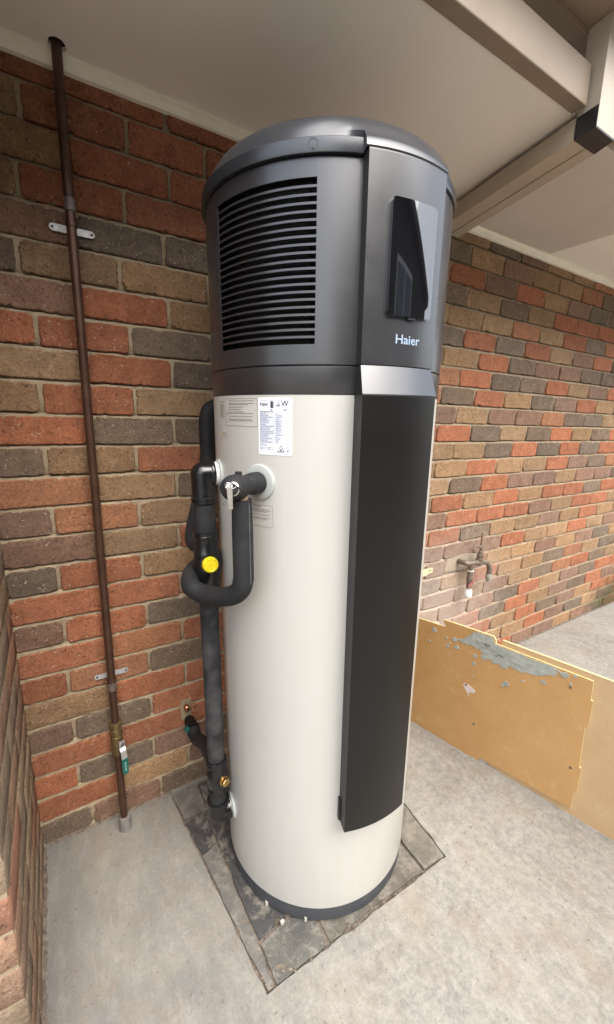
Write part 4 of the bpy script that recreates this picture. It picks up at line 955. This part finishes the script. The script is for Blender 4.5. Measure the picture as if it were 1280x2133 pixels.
# cold supply from the wall to the tee
cs = thing('supply_pipe', 'lagged supply pipe from a green handled wall valve to the riser', 'pipe', (0.356, -0.02, 0.28))
co = Vector(cs.location)
P = smoothpath([(0.359, -.052, .277), (0.361, -.085, .268), (0.364, -.130, .285), (0.362, -.185, .318), (0.354, -.245, .345), (0.347, -.315, .368)], 6)
MB(co).tube(P, [.0225]*4 + [.0215]*(len(P)-4), 22).build('lagging', foam_m, cs, True, 50)
MB(co).lathe([(0, .0150), (.014, .0150), (.015, .0200), (.030, .0200), (.031, .0215), (.040, .0215), (.041, .0195), (.046, .0195), (.047, .0235), (.058, .0235)], (0.357, 0.002, 0.290), (0.03, -1, -0.18), 26).build('wall_fitting', abs_m, cs, True, 35)
st = MB(co).lathe([(0, .010), (.018, .010), (.020, .0125), (.026, .0125)], (0.358, -.030, .286), (-.35, -.25, .72), 20).build('valve_stem', abs_m, cs, True, 35)
hd2 = Vector((-.75, -.45, .12)).normalized(); hp = Vector((0.352, -.046, .287))
MB(co).lathe([(0, .008), (.012, .008), (.0125, .0105), (.021, .0105), (.023, .0085)], hp, hd2, 8).build('green_handle', green_m, cs)
MB(co).tube([hp + hd2*.019 - Vector((.0, 0, .012)), hp + hd2*.019 + Vector((0, 0, .012))], .0042, 8).build('handle_bar', green_m, cs)
cn = thing('copper_stub', 'short capped copper stub in the bricks above the green handled valve', 'pipe stub', (0.350, 0, 0.345))
MB(cn.location).lathe([(0, .0090), (.014, .0090), (.0145, .0115), (.024, .0115), (.027, .009), (.028, .004)], (0.350, 0.002, 0.345), (0.02, -1, 0.0), 20).build('stub', shiny_cu_m, cn, True, 35)
MB(cn.location).box((0.331, -0.0030, 0.292), (0.369, 0.004, 0.372), 0.001).build('patch', mat('brown_patch_render', (.24, .17, .105), (.30, .22, .14), 40, .9, bump=.3, bscale=120), cn)

# ------------------------------------------------------------------ brown copper pipe on the left
cp = thing('copper_pipe', 'brown copper pipe with a green handled valve running up the left wall', 'pipe', (0.112, -0.045, 0))
cpo = Vector(cp.location)
X, Y = 0.1115, -0.045
P = [(X+.002, Y-.012, -.02), (X+.001, Y-.006, .12), (X, Y, .30)] ; P2 = [(X, Y, .385), (X+.0005, Y, .9), (X, Y-.001, 1.4), (X-.0005, Y, 1.86), (X, Y, 2.10), (X+.001, Y, 2.222)]
MB(cpo).tube(P, .0114, 22).build('lower_pipe', copper_m, cp, True)
MB(cpo).tube(P2, .0114, 22).build('upper_pipe', copper_m, cp, True)
for z in (1.872, .522): MB(cpo).lathe([(0, .0116), (.001, .0132), (.028, .0132), (.029, .0116)], (X, Y, z), (0, 0, 1), 22).build('pipe_socket', mat('dull_grey_socket', (.12, .095, .085), (.16, .13, .12), 50, .5, .3), cp, True, 35)
MB(cpo).lathe([(0, .0150), (.010, .0150), (.011, .0180), (.024, .0180), (.0245, .0165), (.045, .0185), (.070, .0185), (.071, .0165), (.078, .0165), (.079, .0190), (.096, .0190), (.097, .0165), (.104, .0165), (.105, .0178), (.118, .0178), (.120, .0130)], (X, Y, .285), (0, 0, 1), 24).build('valve_body', oldbrass_m, cp, True, 30)
hb0 = Vector((X+.007, Y-.012, .335)); hn = Vector((.30, -.95, 0)).normalized(); hs_ = Vector((.95, .30, 0)).normalized()
MB(cpo).lathe([(0, .0065), (.016, .0065)], hb0, hn, 14).build('valve_spindle', oldbrass_m, cp, True, 35)
def strip(pts, w, t, side, nrm):
    V = []; Fs = []
    for i, p in enumerate(pts):
        ww = w[i] if isinstance(w, (list, tuple)) else w
        V += [p - side*ww, p + side*ww, p + side*ww + nrm*t, p - side*ww + nrm*t]
    for i in range(len(pts)-1):
        for j in range(4): Fs.append((i*4+j, i*4+(j+1) % 4, i*4+4+(j+1) % 4, i*4+4+j))
    n = len(pts)*4; return V, Fs + [(0, 1, 2, 3), (n-1, n-2, n-3, n-4)]
z_ = Vector((0, 0, 1)); q = hb0 + hn*.014
lv = MB(cpo); lv.add(*strip([q + z_*.012, q - z_*.012, q - z_*.020 + hn*.008, q - z_*.050 + hn*.012], [.009, .0095, .0090, .0090], .0022, hs_, hn)); lev = lv.build('lever', steel_m, cp)
gr = MB(cpo); gr.add(*strip([q - z_*.048 + hn*.0105, q - z_*.052 + hn*.0095, q - z_*.098 + hn*.0100, q - z_*.104 + hn*.0110], [.0085, .0098, .0092, .0065], .0065, hs_, hn)); grip = gr.build('grip', green_m, lev)
mk = MB(cpo)
for k, (zz, ww) in enumerate(((-.060, .0030), (-.0665, .0016), (-.073, .0032), (-.080, .0026), (-.087, .0032))): mk.add(*strip([q + z_*zz + hn*.0168, q + z_*(zz-.0032) + hn*.0169], ww, .0003, hs_, hn))
mk.build('grip_marks', mat('pale_green_print', (.35, .55, .5), None, 30, .5), grip)
MB(cpo).lathe([(0, .0065), (.004, .0065), (.005, .005)], q + hn*.002, hn, 6).build('lever_nut', chrome_m, lev)
for zc, xa, xb in ((1.843, .070, .160), (.556, .074, .160)):
    P = [(xa, zc-.0085), (xb, zc-.0085), (xb+.005, zc-.006), (xb+.0075, zc), (xb+.005, zc+.006), (xb, zc+.0085), (xa, zc+.0085), (xa-.005, zc+.006), (xa-.0075, zc), (xa-.005, zc-.006)]
    bk = MB(cpo).prism(P, lambda u, v, d: (u, d, v), -.0065, -.0045).build('saddle_bracket', galv_m, cp)
    for x in (xa, xb): MB(cpo).lathe([(0, .0035), (.0012, .0035), (.0016, .0020)], (x, -.0065, zc), (0, -1, 0), 12).build('screw', mat('dark_screw', (.10, .10, .10), None, 30, .5, .6), bk, True, 35)
    MB(cpo).lathe([(0, .0138), (.010, .0138)], (X, Y, zc-.005), z_, 20).build('pipe_clip', copper_m, cp, True, 35)
    MB(cpo).box((X-.006, Y+.008, zc-.005), (X+.006, -.004, zc+.005)).build('clip_stem', galv_m, cp)
MB(cpo).lathe([(-.004, .0215), (.004, .0205), (.014, .0188), (.038, .0180), (.042, .0165), (.043, .0125)], (X+.003, Y-.016, 0), (0, 0.03, 1), 20).build('floor_collar', mat('grey_plastic_sleeve', (.13, .12, .11), (.19, .175, .16), 50, .8, bump=.4, bscale=120), cp, True, 45)

# ------------------------------------------------------------------ garden tap on the right part of the wall
tp = thing('garden_tap', 'weathered bronze garden tap on a pale render patch right of the heater', 'tap', (1.87, 0, 0.64)); to = Vector(tp.location)
P = [(1.700, .625), (1.845, .615), (1.955, .640), (1.958, .690), (1.84, .702), (1.705, .690)]
MB(to).prism(P, lambda u, v, d: (u, d, v), -.0030, .006).build('render_patch', mat('tan_patch_render', (.36, .30, .22), (.29, .235, .17), 34, .9, bump=.4, bscale=120), tp)
MB(to).tube(smoothpath([(1.800, .0, .672), (1.800, -.035, .672), (1.812, -.052, .670), (1.85, -.055, .668), (1.905, -.055, .664)], 5), [.0135]*21, 16).build('inlet_elbow', tapmetal_m, tp, True, 50)
MB(to).lathe([(0, .0145), (.016, .0145), (.017, .0160), (.024, .0160), (.025, .0135), (.075, .0135), (.076, .0165), (.092, .0165), (.093, .0140), (.130, .0140)], (1.838, -.055, .662), (0.0, 0, -1), 18).build('down_pipe', tapmetal_m, tp, True, 35)
MB(to).lathe([(0, .0172), (.005, .0172)], (1.838, -.055, .630), (0, 0, -1), 18).build('white_ring', collar_m, tp, True, 35)
MB(to).lathe([(0, .0180), (.004, .0205), (.034, .0205), (.038, .0175)], (1.838, -.055, .520), (0, 0, -1), 18).build('white_cap', collar_m, tp, True, 35)
MB(to).add(*strip([Vector((1.812, -.072, .548)), Vector((1.842, -.076, .568)), Vector((1.872, -.068, .590))], .009, .002, Vector((-.3, 0, .95)), Vector((0, -1, 0)))).build('red_tape', redtape_m, tp)
MB(to).lathe([(0, .0205), (.034, .0205), (.035, .0165), (.045, .0165)], (1.905, -.055, .648), (0, 0, 1), 18).build('tap_body', tapmetal_m, tp, True, 35)
MB(to).lathe([(0, .0165), (.004, .0185), (.016, .0185), (.020, .0120), (.034, .0120), (.036, .0075), (.060, .0070)], (1.907, -.055, .690), (0, 0, 1), 16).build('bonnet', tapmetal_m, tp, True, 35)
MB(to).tube([(1.870, -.062, .752), (1.907, -.055, .748), (1.944, -.048, .752)], [.0045, .0075, .0045], 10).build('tap_handle', tapmetal_m, tp, True, 50)
MB(to).lathe([(0, .0070), (.05, .0058), (.078, .0045)], (1.907, -.055, .748), (0, 0, 1), 10).build('handle_stem', mat('rusty_spindle', (.24, .15, .09), None, 40, .7), tp, True, 50)
MB(to).tube(smoothpath([(1.905, -.055, .664), (1.935, -.062, .662), (1.962, -.070, .648), (1.972, -.074, .618), (1.973, -.075, .590)], 5), [.0155]*6 + [.0140]*15, 16).build('spout', tapmetal_m, tp, True, 50)
MB(to).lathe([(0, .0165), (.006, .0185), (.024, .0185), (.026, .0135), (.044, .0125)], (1.973, -.075, .592), (0, 0, -1), 16).build('hose_connector', mat('grey_green_brass', (.30, .30, .24), (.40, .38, .30), 60, .5, .3), tp, True, 35)
cl = thing('wall_plate', 'small dull yellow fixing plate on the bricks beside the tank', 'plate', (1.55, 0, .648))
MB(cl.location).prism([(1.45, .632), (1.560, .632), (1.575, .640), (1.602, .640), (1.602, .668), (1.45, .668)], lambda u, v, d: (u, d, v), -.0075, -.0035).build('plate', olive_m, cl)
MB(cl.location).lathe([(0, .0042), (.0015, .004), (.002, .001)], (1.583, -.0075, .656), (0, -1, 0), 12).build('screw', hole_m, cl)

# ------------------------------------------------------------------ notched boards standing on the floor
def on_board(off):
    return lambda u, v, d: ab + ub*u + hb*(off+d) + Vector((0, 0, v))
fb = thing('notched_board', 'ochre notched board splashed with grey mortar, standing right of the heater', 'board', ab + ub*0.3)
fbo = Vector(fb.location)
poly = [(-.02, .0015), (.126, .0015), (.126, -.0), (.335, -.0), (.343, .019), (.37, .020), (.378, .020), (.437, .0265), (.674, .0320), (.674, .107), (.6825, .108), (.6825, .210), (.675, .211), (.671, .370), (.680, .373), (.680, .474), (.673, .476), (.671, .546),
        (.349, .545), (.347, .560), (.338, .572), (.127, .563), (.130, .549), (.142, .5335), (-.02, .523)]
poly = [(u, max(v, .0012)) for u, v in poly]
def board(poly, off, t, m, parent, po_):
    bb = MB(po_); bb.prism(poly, on_board(off), -t, 0.0); o = bb.build('panel', m, parent)
    o.data.materials.append(board_edge_m)
    for p in o.data.polygons:
        if abs(p.normal.dot(hb)) < 0.5: p.material_index = 1
    return o
board(poly, -0.010, 0.006, board_front_m, fb, fbo)
bbk = thing('plain_board', 'lighter tan board standing behind the notched ochre board', 'board', ab + ub*0.9)
board([(.379, .0012), (1.55, .0012), (1.55, .574), (.37, .566)], -0.0015, 0.0075, board_back_m, bbk, Vector(bbk.location))
# mortar splashes, torn paper and screws on the front board; thin raised pieces
rsb = random.Random(9)
def patch(name, poly, h, m, jag=True):
    MB(fbo).prism(poly, on_board(-0.0161), -h, 0.0006).build(name, m, fb)
big = [(.197, .500), (.205, .508), (.225, .515), (.242, .534), (.258, .552), (.274, .566), (.300, .567), (.330, .568), (.341, .556), (.346, .541), (.40, .5415), (.47, .542), (.529, .542), (.560, .541), (.575, .535), (.560, .527), (.567, .514), (.540, .508), (.525, .495), (.500, .487), (.480, .480), (.457, .472), (.435, .476), (.413, .474), (.397, .464), (.382, .459), (.370, .468), (.355, .462), (.340, .466), (.327, .471), (.312, .487), (.296, .496), (.278, .494), (.260, .499), (.238, .496), (.215, .495)]
P = []
for i, (u, v) in enumerate(big):
    u2, v2 = big[(i+1) % len(big)]
    for k in range(4): t = k/4; P.append((u+(u2-u)*t + rsb.uniform(-.004, .004), min(v+(v2-v)*t + rsb.uniform(-.004, .004), .5435 if u > .348 else .567)))
patch('mortar_splash', P, .0018, greymortar_m)
for k in range(14):
    patch('mortar_splash', blob(rsb.uniform(.27, .53), rsb.uniform(.492, .535), rsb.uniform(.006, .022), rsb.uniform(.004, .009), 12, .25, rsb), .0030, greymortar_m)
for (u, v, s) in ((.09, .500, .011), (.148, .487, .006), (.184, .494, .011), (.163, .468, .005), (.155, .452, .008), (.196, .463, .010), (.276, .460, .010), (.310, .470, .013), (.352, .468, .008), (.274, .424, .008), (.405, .480, .007), (.588, .535, .012), (.620, .545, .006), (.406, .400, .011), (.395, .390, .008), (.527, .470, .009), (.276, .365, .004), (.07, .440, .006), (.61, .505, .005), (.46, .44, .005)):
    patch('mortar_splash', blob(u, v - (0.006 if v > .53 else 0), s, s*.8, 12, .16, rsb), .0022, greymortar_m)
patch('torn_paper', [(.240, .308), (.243, .318), (.250, .322), (.258, .319), (.266, .321), (.272, .316), (.281, .317), (.287, .311), (.295, .309), (.290, .303), (.294, .297), (.284, .298), (.282, .291), (.276, .294), (.272, .286), (.268, .289), (.267, .279), (.270, .268), (.265, .271), (.262, .282), (.256, .290), (.250, .295), (.246, .302)], .0008, mat('dull_pink_paper', (.62, .52, .48), (.52, .43, .38), 60, .7))
for u, v in ((.302, .159), (.611, .492), (.652, .192), (.252, .316)):
    p = on_board(-0.0162)(u, v, 0); MB(fbo).lathe([(0, .0048), (.0015, .0045), (.0025, .002)], p, -hb, 12).build('screw', mat('dull_screw', (.22, .19, .15), (.15, .13, .10), 60, .4, .7), fb, True, 35)

# ------------------------------------------------------------------ loose grit
gr_ = MB(); rg = random.Random(21)
def grain(x, y, s, z=0.0):
    P = blob(x, y, s, s*rg.uniform(.5, .9), 6, .15, rg); gr_.prism(P, lambda u, v, d: (u, v, d), z-.001, z + s*rg.uniform(.4, .8))
for k in range(70): grain(rg.uniform(PADX0-.005, PADX1), PADY0 + rg.gauss(0.012, .010), rg.uniform(.0012, .004), -.004)
for k in range(45): grain(rg.uniform(-.11, 1.0), -abs(rg.gauss(0.012, .012)), rg.uniform(.0012, .0045))
for k in range(60): grain(rg.uniform(-.1, 1.5), rg.uniform(-.85, -.02), rg.uniform(.0008, .0022))
for k in range(50): grain(rg.uniform(1.0, 1.03), rg.uniform(-.69, -.2), rg.uniform(.0010, .0032), -.003)
grit = gr_.build('loose_grit', chip_m); grit['kind'] = 'stuff'; grit['label'] = 'loose pale grit along the pad joints and wall foot'; grit['category'] = 'grit'
